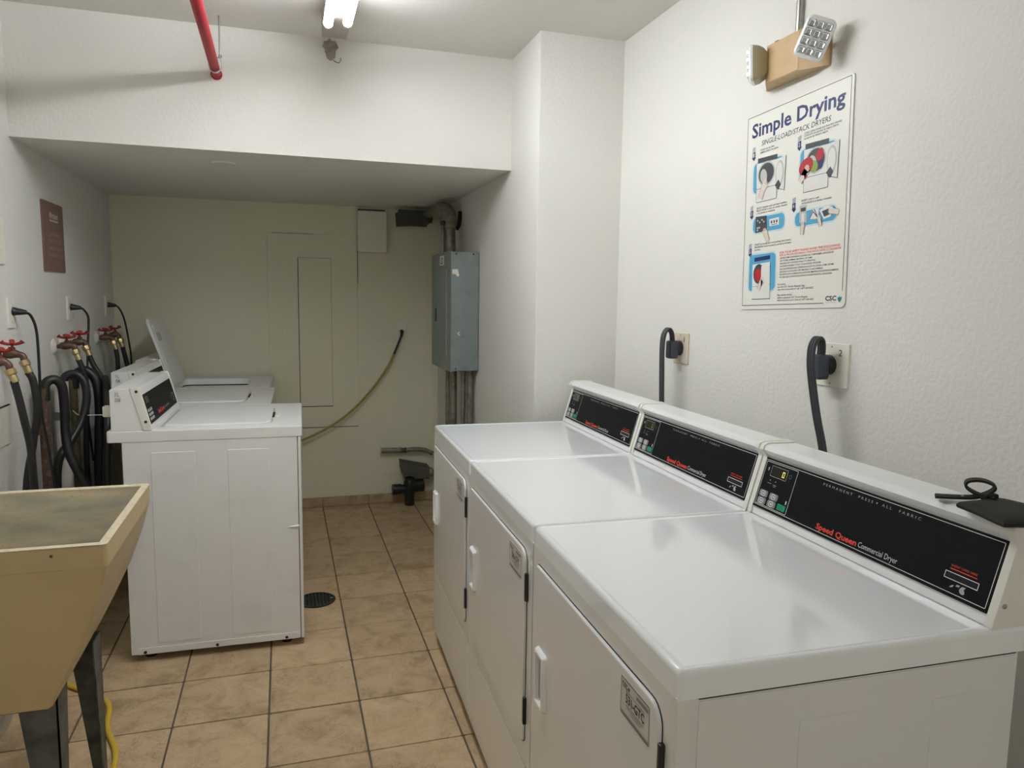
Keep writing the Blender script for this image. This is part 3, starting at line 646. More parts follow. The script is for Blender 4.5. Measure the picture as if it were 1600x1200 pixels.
for x0, y0, x1, h_, s in ((.072, .4745, .14, .0052, 'CLEAN the lint filter'), (.072, .4665, .157, .0052, 'LIMPIE el filtro de pelusa'),
    (.269, .4785, .412, .0052, 'LOAD clothes loosely and close door securely'), (.269, .4712, .400, .0052, 'CARGUE sin apretar la ropa y cierre'), (.269, .4638, .362, .0052, 'la puerta de manera segura'),
    (.063, .3030, .204, .0052, 'SELECT desired cycle and start machine'), (.063, .2953, .207, .0052, 'SELECCIONE el ciclo de secado deseado'), (.063, .2877, .152, .0052, 'y encienda la maquina'),
    (.267, .2955, .338, .0052, 'INSERT card or cash'), (.269, .2875, .386, .0052, 'INTRODUZCA la tarjeta o monedas'),
    (.060, .1940, .228, .0052, 'START by closing door and pushing start button'), (.060, .1860, .230, .0052, 'ENCIENDA cierre la puerta y presione el boton'), (.060, .1780, .088, .0052, 'de inicio')):
    text('instruction_text', s, x0, y0, x1-x0, h_, 'ink', I4, po, Z, .012)
text('warning_text', 'FOR YOUR SAFETY PLEASE AVOID THE FOLLOWING', .181, .1595, .244, .0062, 'red_ink', I4, po, Z, .012, .1)
text('warning_text', 'POR SU PROPIA SEGURIDAD, POR FAVOR EVITE LO SIGUIENTE', .181, .1518, .248, .0056, 'red_ink', I4, po, Z, .008, .1)
for k_, (s, wd) in enumerate((('DRYING ITEMS CONTAINING COOKING OIL, FOAM RUBBER, GASOLINE OR', .218), ('ANY OTHER FLAMMABLE MATERIALS OR FUMES.', .138), ('REACHING INTO THE DRYER WHILE IT IS OPERATING.', .150), ('ALLOWING CHILDREN TO PLAY ON OR AROUND THE DRYER.', .172))):
    text('caution_text', s, .184, .1440-k_*.0078, wd, .0048, 'ink', I4, po, Z, .006)
for k_, (s, wd) in enumerate((('NO SEQUE PRENDAS QUE CONTENGAN ACEITE DE COCINA, GOMA ESPUMA,', .222), ('GASOLINA O CUALQUIER OTRO MATERIAL O GAS FLAMABLE.', .180), ('NO INTRODUZCA LAS MANOS EN LA SECADORA MIENTRAS ESTA EN FUNCIONAMIENTO.', .240), ('NO DEJE QUE LOS NINOS JUEGUEN EN O ALREDEDOR DE LA SECADORA.', .216))):
    text('caution_text', s, .184, .1125-k_*.0078, wd, .0048, 'ink', I4, po, Z, .006)
for y_, s, wd in ((.0685, 'For service:', .036), (.0610, 'use the CSC Service Request App', .118), (.0535, 'visit www.cscsw.com or call 1-877-264-6622', .152), (.0375, 'Para solicitar servicio:', .066), (.0300, 'utilice la aplicacion CSC Service Request', .131), (.0225, 'visite www.cscsw.com o llame al 1-877-264-6622', .155)):
    text('service_text', s, .177, y_, wd, .0054, 'ink', I4, po, Z, .008)
text('logo_text', 'CSC', .378, .019, .041, .0125, 'ink', I4, po, Z, .03)
text('logo_caption', 'ServiceWorks', .379, .0132, .038, .0026, 'grey_ink', I4, po, Z)
pf('logo_leaf', poly(bmesh.new(), [(.430, .0135), (.424, .0215), (.4235, .0280), (.4275, .0258), (.4305, .0310), (.4335, .0265), (.4395, .0285), (.4375, .0205), (.4345, .0165)], Z), 'teal')
def arrow(x, y, n, s=1.):
    bm = poly(bmesh.new(), [(x, y-.012), (x+.014, y-.010), (x+.014, y-.028), (x+.018, y-.028), (x+.008, y-.038), (x-.003, y-.028), (x, y-.028)], Z)
    for k_ in range(3): poly(bm, [(x, y-.010+k_*.0042), (x+.014, y-.007+k_*.0045), (x+.014, y-.0052+k_*.0045), (x, y-.0080+k_*.0042)], Z)
    pf('step_arrow', bm, 'navy'); text('step_number', n, x+.0035, y-.026, .006, .0115, 'pwhite', I4, po, Z+.0006, .02)
for x, y, n in ((.034, .489, '1'), (.243, .475, '2'), (.033, .313, '3'), (.229, .308, '4'), (.031, .198, '5')): arrow(x, y, n)
def frame_blue(x0, y0, x1, y1, r=.016):
    o = pf('blue_frame', poly(bmesh.new(), [p[:2] for p in rr(x0, y0, x1, y1, r)], Z), 'blue')
    pf('blue_frame_edge', ringflat(bmesh.new(), x0-.004, y0-.004, x1+.004, y1+.004, r+.004, .0022, Z), 'paleblue', o)
    return o
def hand(par, x, y, a, s=1.):
    bm = bmesh.new(); ca, sa = math.cos(a), math.sin(a)
    T = lambda pts: [(x+s*(p[0]*ca-p[1]*sa), y+s*(p[0]*sa+p[1]*ca)) for p in pts]
    poly(bm, T([(-.011, -.035), (.009, -.035), (.011, .004), (.004, .010), (-.008, .009), (-.012, .0)]), Z+.0012)
    for fx, fl_ in ((-.0095, .012), (-.004, .016), (.002, .015), (.0075, .011)): poly(bm, T([(fx-.0022, .007), (fx+.0022, .007), (fx+.0018, .007+fl_), (fx-.0018, .007+fl_)]), Z+.0013)
    poly(bm, T([(.010, -.006), (.016, .003), (.0195, .008), (.017, .010), (.009, .002)]), Z+.0013)
    pf('hand_drawing', bm, 'pskin', par)
    bm = bar(bmesh.new(), T([(-.011, -.035), (-.012, 0), (-.0115, .018)]), .0008, Z+.0016); bar(bm, T([(.009, -.035), (.010, -.006), (.019, .008)]), .0008, Z+.0016); pf('hand_outline', bm, 'ink', par)
def dryer_pic(x, y, clothes):
    f = frame_blue(x-.018, y+.028, x+.122, y+.118)
    pf('machine_drawing', poly(bmesh.new(), [(x, y), (x+.096, y), (x+.096, y+.112), (x-.004, y+.116)], Z+.0004), 'pwhite', f)
    bm = bar(bmesh.new(), [(x, y), (x+.096, y), (x+.096, y+.038), (x-.002, y+.040)], .0012, Z+.0007); bar(bm, [(x, y), (x-.004, y+.116)], .0008, Z+.0007); pf('machine_outline', bm, 'ink', f)
    pf('console_drawing', poly(bmesh.new(), [(x+.002, y+.117), (x+.094, y+.114), (x+.094, y+.127), (x+.002, y+.131)], Z+.0005), 'pdark', f)
    pf('drum_rim_drawing', ell(bmesh.new(), x+.045, y+.080, .041, .036, Z+.0007, 24), 'pgrey', f)
    pf('drum_drawing', ell(bmesh.new(), x+.045, y+.080, .036, .031, Z+.0009, 24), 'pdark', f)
    pf('drum_shine', ell(bmesh.new(), x+.033, y+.074, .016, .022, Z+.0010, 16, rot=.3), 'pgrey', f)
    pf('door_drawing', poly(bmesh.new(), [(x+.092, y+.030), (x+.130, y+.018), (x+.134, y+.115), (x+.096, y+.112)], Z+.0008), 'pwhite', f)
    bm = bar(bmesh.new(), [(x+.092, y+.030), (x+.130, y+.018), (x+.134, y+.115)], .0014, Z+.0012); pf('door_outline', bm, 'ink', f)
    pf('door_ring', ell(bmesh.new(), x+.108, y+.070, .019, .036, Z+.0012, 20), 'pgrey', f); pf('door_window', ell(bmesh.new(), x+.107, y+.070, .0145, .030, Z+.0014, 20), 'pwhite', f)
    pf('door_shadow', poly(bmesh.new(), [(x+.088, y+.038), (x+.104, y+.052), (x+.116, y+.036), (x+.104, y+.022)], Z+.0015), 'pdark', f)
    if clothes:
        pf('clothes_green', ell(bmesh.new(), x+.040, y+.064, .015, .017, Z+.0011, 12, rot=.4), 'pgreen', f)
        bm = ell(bmesh.new(), x+.062, y+.092, .014, .017, Z+.0012, 12, rot=-.5); ell(bm, x+.008, y+.070, .030, .022, Z+.0012, 14, rot=.35); poly(bm, [(x, y+.05), (x+.026, y+.058), (x+.006, y+.034)], Z+.0012); pf('clothes_red', bm, 'pred', f)
        pf('clothes_blue', ell(bmesh.new(), x+.066, y+.066, .010, .014, Z+.0011, 10), 'navy', f)
        hand(f, x+.006, y+.055, -.7, .9)
    else: hand(f, x+.036, y+.042, -.45, 1.05)
dryer_pic(.061, .323, False); dryer_pic(.274, .319, True)
f3 = frame_blue(.049, .232, .196, .277, .015)
pf('panel_drawing', poly(bmesh.new(), [(.062, .2315), (.117, .2345), (.115, .278), (.061, .281)], Z+.0005), 'pdark', f3)
bm = bmesh.new()
for a, b in ((.072, .268), (.082, .262), (.093, .268), (.102, .262), (.072, .246), (.081, .246), (.072, .239)): ell(bm, a, b, .0035, .003, Z+.0008, 8)
pf('panel_keys', bm, 'pgrey', f3)
pf('keypad_drawing', poly(bmesh.new(), [(.130, .2445), (.174, .2445), (.172, .2665), (.128, .2655)], Z+.0005), 'pwhite', f3)
bm = bmesh.new()
for a in (.139, .151, .163): poly(bm, [(a-.003, .252), (a+.003, .252), (a+.003, .260), (a-.003, .260)], Z+.0008)
poly(bm, [(.137, .2475), (.166, .2475), (.166, .249), (.137, .249)], Z+.0008); pf('keypad_print', bm, 'ink', f3)
hand(f3, .113, .226, .55, .8)
f4 = frame_blue(.243, .229, .406, .268, .016)
pf('card_reader_drawing', poly(bmesh.new(), [(.263, .238), (.292, .236), (.290, .285), (.261, .285)], Z+.0005), 'pgrey', f4)
pf('card_reader_screen', poly(bmesh.new(), [(.267, .268), (.287, .268), (.287, .278), (.267, .278)], Z+.0008), 'pdark', f4)
pf('card_drawing', poly(bmesh.new(), [(.271, .240), (.283, .240), (.282, .263), (.271, .263)], Z+.0008), 'pwhite', f4)
hand(f4, .277, .226, 0., .62)
pf('coin_slide_drawing', poly(bmesh.new(), [(.300, .243), (.337, .240), (.340, .268), (.322, .272)], Z+.0005), 'pwhite', f4)
pf('coin_slide_detail', bar(bmesh.new(), [(.303, .244), (.318, .262), (.336, .244), (.322, .268)], .0025, Z+.0008), 'ink', f4)
pf('tray_drawing', poly(bmesh.new(), [(.342, .262), (.373, .272), (.392, .262), (.385, .240), (.360, .236)], Z+.0005), 'pwhite', f4)
pf('tray_shade', poly(bmesh.new(), [(.352, .258), (.378, .262), (.382, .246), (.362, .242)], Z+.0008), 'pdark', f4)
hand(f4, .392, .254, 1.35, .7); hand(f4, .343, .238, .4, .55)
f5 = frame_blue(.036, .056, .163, .166, .014)
pf('machine_drawing', poly(bmesh.new(), [(.055, .030), (.143, .030), (.140, .140), (.053, .137)], Z+.0005), 'pwhite', f5)
pf('console_drawing', poly(bmesh.new(), [(.062, .145), (.138, .148), (.138, .160), (.062, .157)], Z+.0005), 'navy', f5)
bm = bar(bmesh.new(), [(.055, .031), (.143, .031)], .0016, Z+.0008); bar(bm, [(.055, .069), (.143, .074)], .0009, Z+.0008); bar(bm, [(.143, .030), (.140, .140)], .0009, Z+.0008); pf('machine_outline', bm, 'ink', f5)
pf('drum_drawing', ell(bmesh.new(), .085, .107, .026, .030, Z+.0008, 18), 'pdark', f5); pf('clothes_red', ell(bmesh.new(), .084, .104, .019, .020, Z+.0010, 12), 'pred', f5)
pf('door_drawing', poly(bmesh.new(), [(.098, .058), (.138, .070), (.139, .134), (.098, .130)], Z+.0012), 'pwhite', f5)
hand(f5, .100, .082, -.5, .75)

# ------------------------------------------------------------------ outlets and cords on the right wall
def outlet_plate(name, lab, c, wd, ht, m, num):
    t = thing(name, lab, 'outlet', c)
    FR = frame((0, 0, 0), (0, -1, 0), (0, 0, 1))
    fin('cover_plate', plate(bmesh.new(), -wd/2, -ht/2, wd/2, ht/2, .002, 0, .006, .003, 2), m, t, FR)
    fin('receptacle', lathe(bmesh.new(), [(.027, .004), (.027, .020), (.024, .024)], 24), 'black', t, FR @ Matrix.Translation((-.006, 0, 0)))
    for y in (ht*.42, -ht*.42): fin('screw', lathe(bmesh.new(), [(.003, .005), (.003, .0066), (.001, .007)], 10), 'chrome', t, FR @ Matrix.Translation((0, y, 0)))
    text('number_text', num, wd*.22, ht*.22, .012 if num == '2' else .004, .017, 'ink', FR, t, .0066)
    return t
outlet_plate('dryer_outlet', 'white square outlet marked 2 on the right wall behind the near dryers', (R, 1.597, 1.251), .124, .116, 'plate', '2')
outlet_plate('dryer_outlet', 'small cream outlet marked 1 on the right wall, nearer the pillar', (R, 2.372, 1.243), .104, .112, 'plate_cream', '1')
def flatcord(name, lab, c, path):
    t = thing(name, lab, 'power cord', c)
    o = Vector(c)
    bm = plate(bmesh.new(), -.021, -.036, .021, .030, .010, 0, .030, .007, 4)
    Mx = frame((-.055+.0, 0, 0), (0, -1, 0), (0, 0, 1))
    fin('plug_body', bm, 'pluggrey', t, frame((-.024, .0, -.002), (0, -1, 0), (0, 0, 1)))
    bm = bmesh.new()
    for d in (-.0088, 0, .0088): tube(bm, [(p[0]-o.x, p[1]-o.y+d, p[2]-o.z) for p in path], .0052, 8, 5)
    fin('flat_cable', bm, 'cordgrey', t)
    return t
cx_ = R-.058
flatcord('power_cord', 'thick flat grey cord looping down from the square white outlet near the camera', (R, 1.603, 1.251),
    [(R-.038, 1.600, 1.270), (R-.040, 1.596, 1.297), (R-.048, 1.592, 1.318), (R-.064, 1.588, 1.322), (R-.080, 1.584, 1.300), (R-.084, 1.580, 1.255), (R-.080, 1.572, 1.195), (R-.075, 1.556, 1.120), (R-.070, 1.535, 1.045), (R-.070, 1.520, .97), (R-.070, 1.51, .80), (R-.072, 1.50, .6)])
flatcord('power_cord', 'thick flat grey cord looping down from the small cream outlet', (R, 2.378, 1.243),
    [(R-.038, 2.376, 1.262), (R-.042, 2.374, 1.292), (R-.052, 2.372, 1.310), (R-.066, 2.368, 1.312), (R-.080, 2.366, 1.290), (R-.084, 2.366, 1.245), (R-.082, 2.366, 1.16), (R-.080, 2.362, 1.05), (R-.078, 2.358, .97), (R-.075, 2.35, .80), (R-.075, 2.35, .6)])

# ------------------------------------------------------------------ back wall: access panel, covers, electrical panel
ap = thing('access_panel', 'painted-over access panel with narrow latched door in the back wall', 'access panel', (.19, YB, .545))
def Pb(x0, z0, x1, z1, y0, y1, bev, r=.003):
    FB = frame((-.19, 0, -.545), (1, 0, 0), (0, 0, 1)); return plate(bmesh.new(), x0, z0, x1, z1, r, y0, y1, bev, 2), FB
b_, FB = Pb(-.095, .545, .472, 1.812, 0, .005, .003); fin('panel_frame', b_, 'backwall', ap, FB)
b_, FB = Pb(.0915, .6835, .3032, 1.6605, .0, .0056, .0004); fin('door_gap_shade', b_, 'void', ap, FB)  # dark joint, widened left and below to paint the door's shadow
b_, FB = Pb(.0955, .688, .302, 1.659, .0, .010, .003); dr_ = fin('door', b_, 'backwall', ap, FB)
b_, FB = Pb(.118, 1.168, .140, 1.222, .0085, .0125, .002); fin('latch', b_, 'backwall', dr_, FB)
for x0_, z0_, x1_, z1_ in ((.4715, 1.50, .4745, 1.815), (.10, .5425, .47, .5455), (-.06, 1.8115, .2, 1.813)):  # thin dark strips along parts of the frame edge
    b_, FB = Pb(x0_, z0_, x1_, z1_, 0, .0045, .0003, .0006); fin('frame_dark_line', b_, 'void', ap, FB)
for z in (1.19, .78, 1.55):
    b_, FB = Pb(.303, z-.03, .311, z+.03, .0, .009, .002); fin('hinge', b_, 'backwall', ap, FB)
for x, z in ((.0, 1.17), (.445, 1.17), (.0, 1.74), (.43, 1.74)):
    fin('screw', lathe(bmesh.new(), [(.008, 0), (.007, .003), (.003, .004)], 10), 'backwall', ap, at((x-.19, -.004, z-.545), (0, -1, 0)))
cv = thing('junction_cover', 'white rounded cover box high on the back wall below the soffit', 'junction box', (.567, YB, 1.705))
FB = frame((0, 0, 0), (1, 0, 0), (0, 0, 1))
fin('back_box', B((-.088, -.018, .008), (.088, 0, .280)), 'darkbox', cv)
fin('cover', plate(bmesh.new(), -.095, 0, .095, .268, .012, .014, .046, .006, 4), 'backpaint', cv, FB)

ep = thing('electrical_panel', 'grey steel breaker panel box on the side of the alcove, by the back corner', 'breaker panel', (R2-.004, 4.13, 1.02))
bm = B((-.148, -.262, 0), (0, .262, .640), .003); fin('box', bm, 'panelgrey', ep)
FE = frame((-.148, 0, 0), (0, -1, 0), (0, 0, 1))
tr_ = fin('cover_trim', plate(bmesh.new(), -.266, -.006, .266, .646, .003, 0, .006, .002, 2), 'panelgrey', ep, FE)
dd = fin('door', plate(bmesh.new(), -.17, .075, .155, .545, .004, .0055, .0095, .002, 2), 'panelgrey', ep, FE)
fin('latch', plate(bmesh.new(), -.145, .255, -.105, .335, .004, .009, .013, .002, 2), 'black', dd, FE)
st = fin('sticker', poly(bmesh.new(), [(-.03, .575), (.09, .575), (.09, .628), (-.03, .628)], .0066), 'plate', ep, FE, False)
text('sticker_text', 'LD', .0, .583, .06, .036, 'ink', FE, st, .0070, .02)
FN = frame((0, -.262, 0), (1, 0, 0), (0, 0, 1))
fin('paint_scrape', poly(bmesh.new(), [(-.146, .545), (-.118, .548), (-.108, .515), (-.118, .505), (-.128, .520), (-.146, .522)], .0006), 'plate', ep, FN, False)
fin('paint_scrape', poly(bmesh.new(), [(-.120, .205), (-.105, .190), (-.102, .196), (-.112, .204), (-.100, .212), (-.108, .213)], .0006), 'plate', ep, FN, False)
for x, z in ((-.125, .628), (-.125, .012), (-.03, .628)): fin('screw', lathe(bmesh.new(), [(.005, 0), (.004, .002)], 8), 'darksteel', ep, at((x, -.262, z), (0, -1, 0)))
for n_, (y_, x_, r_) in enumerate(((4.04, -.100, .021), (3.965, -.060, .013), (3.94, -.028, .018), (4.15, -.105, .015))):
    c_ = fin('conduit', tube(bmesh.new(), [(x_, y_-4.13, .002), (x_, y_-4.13, -1.018)], r_, 12, 1), 'conduit', ep)
    fin('locknut', lathe(bmesh.new(), [(r_+.006, 0), (r_+.006, -.012), (r_, -.02)], 8), 'conduit', ep, Matrix.Translation((x_, y_-4.13, 0)))
# the conduit run above the panel
cr_ = thing('conduit_elbow', 'weathered metal conduit elbow rising from the breaker panel to a dark fitting', 'conduit', (.935, 4.26, 1.66))
fin('riser', tube(bmesh.new(), [(0, 0, 0), (0, .0, .09), (0, .01, .19)], .034, 14, 4), 'conduit', cr_)
fin('collar', lathe(bmesh.new(), [(.036, 0), (.040, .004), (.040, .022), (.036, .026)], 14), 'conduit', cr_, Matrix.Translation((0, .005, .155)))
fin('elbow', tube(bmesh.new(), [(0, .008, .17), (0, .03, .235), (-.004, .10, .272), (-.012, .20, .288)], .044, 14, 5), 'conduit', cr_)
fin('side_riser', tube(bmesh.new(), [(-.044, -.02, 0), (-.046, -.02, .12), (-.042, .0, .17)], .009, 8, 3), 'conduit', cr_)
fin('side_clamp', lathe(bmesh.new(), [(.014, -.012), (.016, -.004), (.016, .008), (.010, .014)], 8), 'darkbox', cr_, Matrix.Translation((-.044, -.015, .185)))
fin('strap', tube(bmesh.new(), [(.046, .03, .155), (.062, .03, .19), (.070, .04, .26)], .012, 8, 3), 'abs', cr_)
fin('cross_pipe', tube(bmesh.new(), [(-.012, .20, .288), (-.018, .42, .292), (-.030, .55, .292), (-.055, .605, .290), (-.09, .615, .287)], .026, 12, 5), 'conduit', cr_)
cb = fin('conduit_body', loft(bmesh.new(), [[(x-.18+.08, y, z) for x, y, z in ((-.115, .565, .215), (.085, .565, .232), (.085, .665, .232), (-.115, .665, .215))], [(x-.18+.08, y, z) for x, y, z in ((-.120, .56, .30), (.085, .56, .318), (.085, .67, .318), (-.120, .67, .30))]]), 'darkbox', cr_)
fin('body_lid', B((-.218, .545, .212), (-.03, .562, .316), .004), 'darkbox', cr_)
fin('coupling', lathe(bmesh.new(), [(.036, -.02), (.040, -.012), (.036, -.004), (.040, .004), (.036, .012), (.040, .02), (.03, .026)], 14), 'darkbox', cr_, at((-.012, .61, .280), (1, 0, 0)))

# low pipe, conduit body and black drain tee by the back wall
lp = thing('conduit', 'dark conduit stub coming out of the back wall above the baseboard', 'conduit', (.7, YB-.045, .37))
fin('stub', tube(bmesh.new(), [(-.085, 0, .006), (.055, 0, .002)], .0185, 12, 1), 'conduit', lp)
fin('stub_end', lathe(bmesh.new(), [(.0186, 0), (.0186, .006), (.012, .007)], 12), 'pvc', lp, at((-.084, 0, .006), (-1, 0, 0)))
fin('coupling', tube(bmesh.new(), [(.045, 0, .002), (.085, 0, 0)], lambda t: .016 if .3 < t < .7 else .019, 12, 5), 'darkbox', lp)
fin('bent_conduit', tube(bmesh.new(), [(.08, 0, 0), (.15, -.003, .004), (.22, -.006, -.006), (.27, -.008, -.03)], .0155, 12, 4), 'conduit', lp)
cbd = thing('pull_elbow', 'grey pull-elbow conduit box low on the back wall beside the dryers', 'conduit box', (.84, YB-.08, .16))
bm = loft(bmesh.new(), [[(-.085, -.03, .050), (.095, -.03, .012), (.095, .05, .012), (-.085, .05, .050)], [(-.098, -.035, .098), (.095, -.035, .085), (.095, .055, .085), (-.098, .055, .098)], [(-.100, -.035, .140), (.092, -.035, .095), (.092, .055, .095), (-.100, .055, .140)]])
fin('body', bm, 'greybox', cbd)
fin('cover', loft(bmesh.new(), [[(-.102, -.037, .141), (.094, -.037, .096), (.094, .057, .096), (-.102, .057, .141)], [(-.100, -.035, .150), (.092, -.035, .104), (.092, .055, .104), (-.100, .055, .150)]]), 'darkbox', cbd)
fin('nut', lathe(bmesh.new(), [(.030, 0), (.034, .006), (.034, .025), (.026, .032)], 8), 'conduit', cbd, at((.092, .01, .055), (1, 0, -.1)))
fin('side_pipe', tube(bmesh.new(), [(.11, .01, .053), (.165, .01, .047)], .024, 12, 1), 'conduit', cbd)
te = thing('drain_tee', 'black plastic drain tee standing on the floor at the back wall', 'drain pipe', (.80, YB-.10, 0))
fin('riser', tube(bmesh.new(), [(0, 0, .0), (0, 0, .19)], .033, 14, 1), 'abs', te)
fin('hub', lathe(bmesh.new(), [(.033, .075), (.040, .085), (.042, .13), (.040, .165), (.033, .175)], 16), 'abs', te)
fin('left_branch', tube(bmesh.new(), [(0, 0, .115), (-.115, 0, .113)], .030, 14, 1), 'abs', te)
fin('branch_socket', tube(bmesh.new(), [(-.06, 0, .114), (-.118, 0, .113)], .036, 14, 1), 'abs', te)
fin('right_branch', tube(bmesh.new(), [(0, 0, .13), (.095, .01, .13)], .044, 14, 1), 'abs', te)

# outlet and yellow cord on the back wall
ob = thing('wall_outlet', 'white outlet on the back wall with the yellow cord plugged in', 'outlet', (.766, YB, 1.195))
fin('cover_plate', plate(bmesh.new(), -.035, -.055, .035, .055, .003, 0, .006, .003, 3), 'plate', ob, FB)
for z in (.02, -.018): fin('socket', plate(bmesh.new(), -.015, z-.014, .015, z+.014, .008, .005, .0075, .001, 4), 'plate', ob, FB)
yc_ = thing('extension_cord', 'dull yellow extension cord drooping from the back wall outlet behind the washers', 'cord', (.762, YB-.03, 1.187))
def rel(o, pts): return [(p[0]-o[0], p[1]-o[1], p[2]-o[2]) for p in pts]
O_ = (.762, YB-.03, 1.187)
fin('plug', tube(bmesh.new(), rel(O_, [(.763, YB-.008, 1.184), (.762, YB-.03, 1.183), (.758, YB-.045, 1.170), (.752, YB-.05, 1.150)]), lambda t: .014-.006*t, 10, 3), 'black', yc_)
fin('dark_end', tube(bmesh.new(), rel(O_, [(.752, YB-.05, 1.152), (.718, 4.93, 1.07), (.70, 4.93, 1.03)]), .0075, 8, 4), 'abs', yc_)
fin('cable', tube(bmesh.new(), rel(O_, [(.702, 4.93, 1.035), (.661, 4.93, .949), (.571, 4.93, .821), (.443, 4.93, .678), (.296, 4.93, .567), (.111, 4.93, .476), (-.03, 4.945, .43), (-.2, 4.962, .40), (-.5, 4.964, .38)]), .0078, 8, 6), 'olivecord', yc_)
yf = thing('extension_cord', 'yellow cord lying on the floor tiles around the far leg of the laundry tub', 'cord', (-.6, 2.6, 0))
fin('cable', tube(bmesh.new(), rel((-.6, 2.6, 0), [(-.93, 2.90, .0085), (-.86, 2.90, .0085), (-.791, 2.873, .0085), (-.753, 2.838, .0085), (-.70, 2.79, .0085), (-.635, 2.725, .0085), (-.596, 2.655, .0085), (-.575, 2.52, .0085), (-.530, 2.40, .0085), (-.512, 2.30, .0085), (-.52, 2.18, .0085), (-.57, 2.05, .0085), (-.64, 1.93, .0085)]), .0085, 10, 6), 'yellow', yf)

# floor drain
fd = thing('floor_drain', 'round dark iron floor drain grate set in the tiles beside the nearest washer', 'drain', (.118, 3.405, .0008))
fin('ring', lathe(bmesh.new(), [(.088, 0), (.088, .004), (.082, .0055), (.076, .004), (.076, -.001)], 32, False, False), 'drain', fd)
fin('well', lathe(bmesh.new(), [(.078, .0005), (.001, .0006)], 28), 'void', fd)
for k_ in range(9):
    x = -.064+k_*.016; hl = math.sqrt(max(.076**2-x*x, .0001))
    fin('grate_bar', B((x-.004, -hl, .0008), (x+.004, hl, .0042), .001, 1), 'drain', fd)
fin('bolt', lathe(bmesh.new(), [(.006, .004), (.005, .0065), (.002, .007)], 10), 'chrome', fd, Matrix.Translation((.070, .0, 0)))

# ------------------------------------------------------------------ left wall: sign, outlets, valves, hoses, pipes
sg = thing('notice_sign', 'maroon notice sign with pale lettering on the left wall', 'sign', (L, 3.805, 1.505))
FL = frame((0, 0, 0), (0, 1, 0), (0, 0, 1))
fin('board', plate(bmesh.new(), -.152, 0, .155, .305, .002, 0, .008, .001, 1), 'sign', sg, FL)
text('title_text', 'Mirador', -.06, .235, .13, .028, 'signpale', FL, sg, .0086, .03)
fin('rule_line', poly(bmesh.new(), [(-.06, .221), (.07, .221), (.07, .228), (-.06, .228)], .0086), 'signpale', sg, FL, False)
for s, y_, x0, wd in (('PLEASE REMOVE', .155, -.09, .19), ('YOUR CLOTHES', .125, -.10, .21), ('WHEN FINISHED', .095, -.09, .21), ('THANK YOU', .065, -.10, .23)):
    text('notice_text', s, x0, y_, wd, .017, 'signink', FL, sg, .0086, .01)
def left_outlet(y, z, lab, cord, clab, wd=.072):
    t = thing('wall_outlet', lab, 'outlet', (L, y, z), group='outlets on the left wall')
    fin('cover_plate', plate(bmesh.new(), -wd/2, -.058, wd/2, .058, .003, 0, .007, .003, 3), 'plate', t, FL)
    for dz in (.021, -.019): fin('socket', plate(bmesh.new(), -.016, dz-.014, .016, dz+.014, .008, .005, .0085, .001, 4), 'plate', t, FL)
    c = thing('power_cord', clab, 'power cord', (L, y, z), group='black power cords on the left wall')
    o = (L, y, z)
    fin('plug', tube(bmesh.new(), rel(o, [(L+.009, y+.0, z+.006), (L+.03, y+.006, z+.004), (L+.05, y+.014, z+.002)]), lambda t_: .017-.009*t_, 10, 4), 'black', c)
    fin('cable', tube(bmesh.new(), rel(o, [(L+.048, y+.013, z+.002)]+cord), .0052, 8, 6), 'black', c)
left_outlet(3.212, 1.334, 'white outlet on the left wall above the first pair of red valves', [(-.925, 3.245, 1.318), (-.918, 3.27, 1.256), (-.92, 3.281, 1.105), (-.925, 3.292, .951), (-.912, 3.300, .815), (-.900, 3.305, .674), (-.885, 3.315, .5), (-.86, 3.34, .35)], 'black washer cord hanging from the outlet nearest the camera')
left_outlet(4.004, 1.339, 'white outlet on the left wall between the maroon sign and the washers', [(-.925, 4.03, 1.330), (-.915, 4.06, 1.290), (-.92, 4.054, 1.187), (-.925, 4.047, 1.093), (-.925, 4.021, .97), (-.92, 3.98, .80), (-.90, 3.95, .6)], 'black washer cord hanging from the second outlet')
left_outlet(4.787, 1.341, 'white outlet on the left wall closest to the back corner', [(-.925, 4.84, 1.322), (-.905, 4.86, 1.255), (-.885, 4.87, 1.096), (-.880, 4.87, 1.016), (-.88, 4.87, .85), (-.88, 4.86, .6)], 'black washer cord hanging from the outlet closest to the back corner')

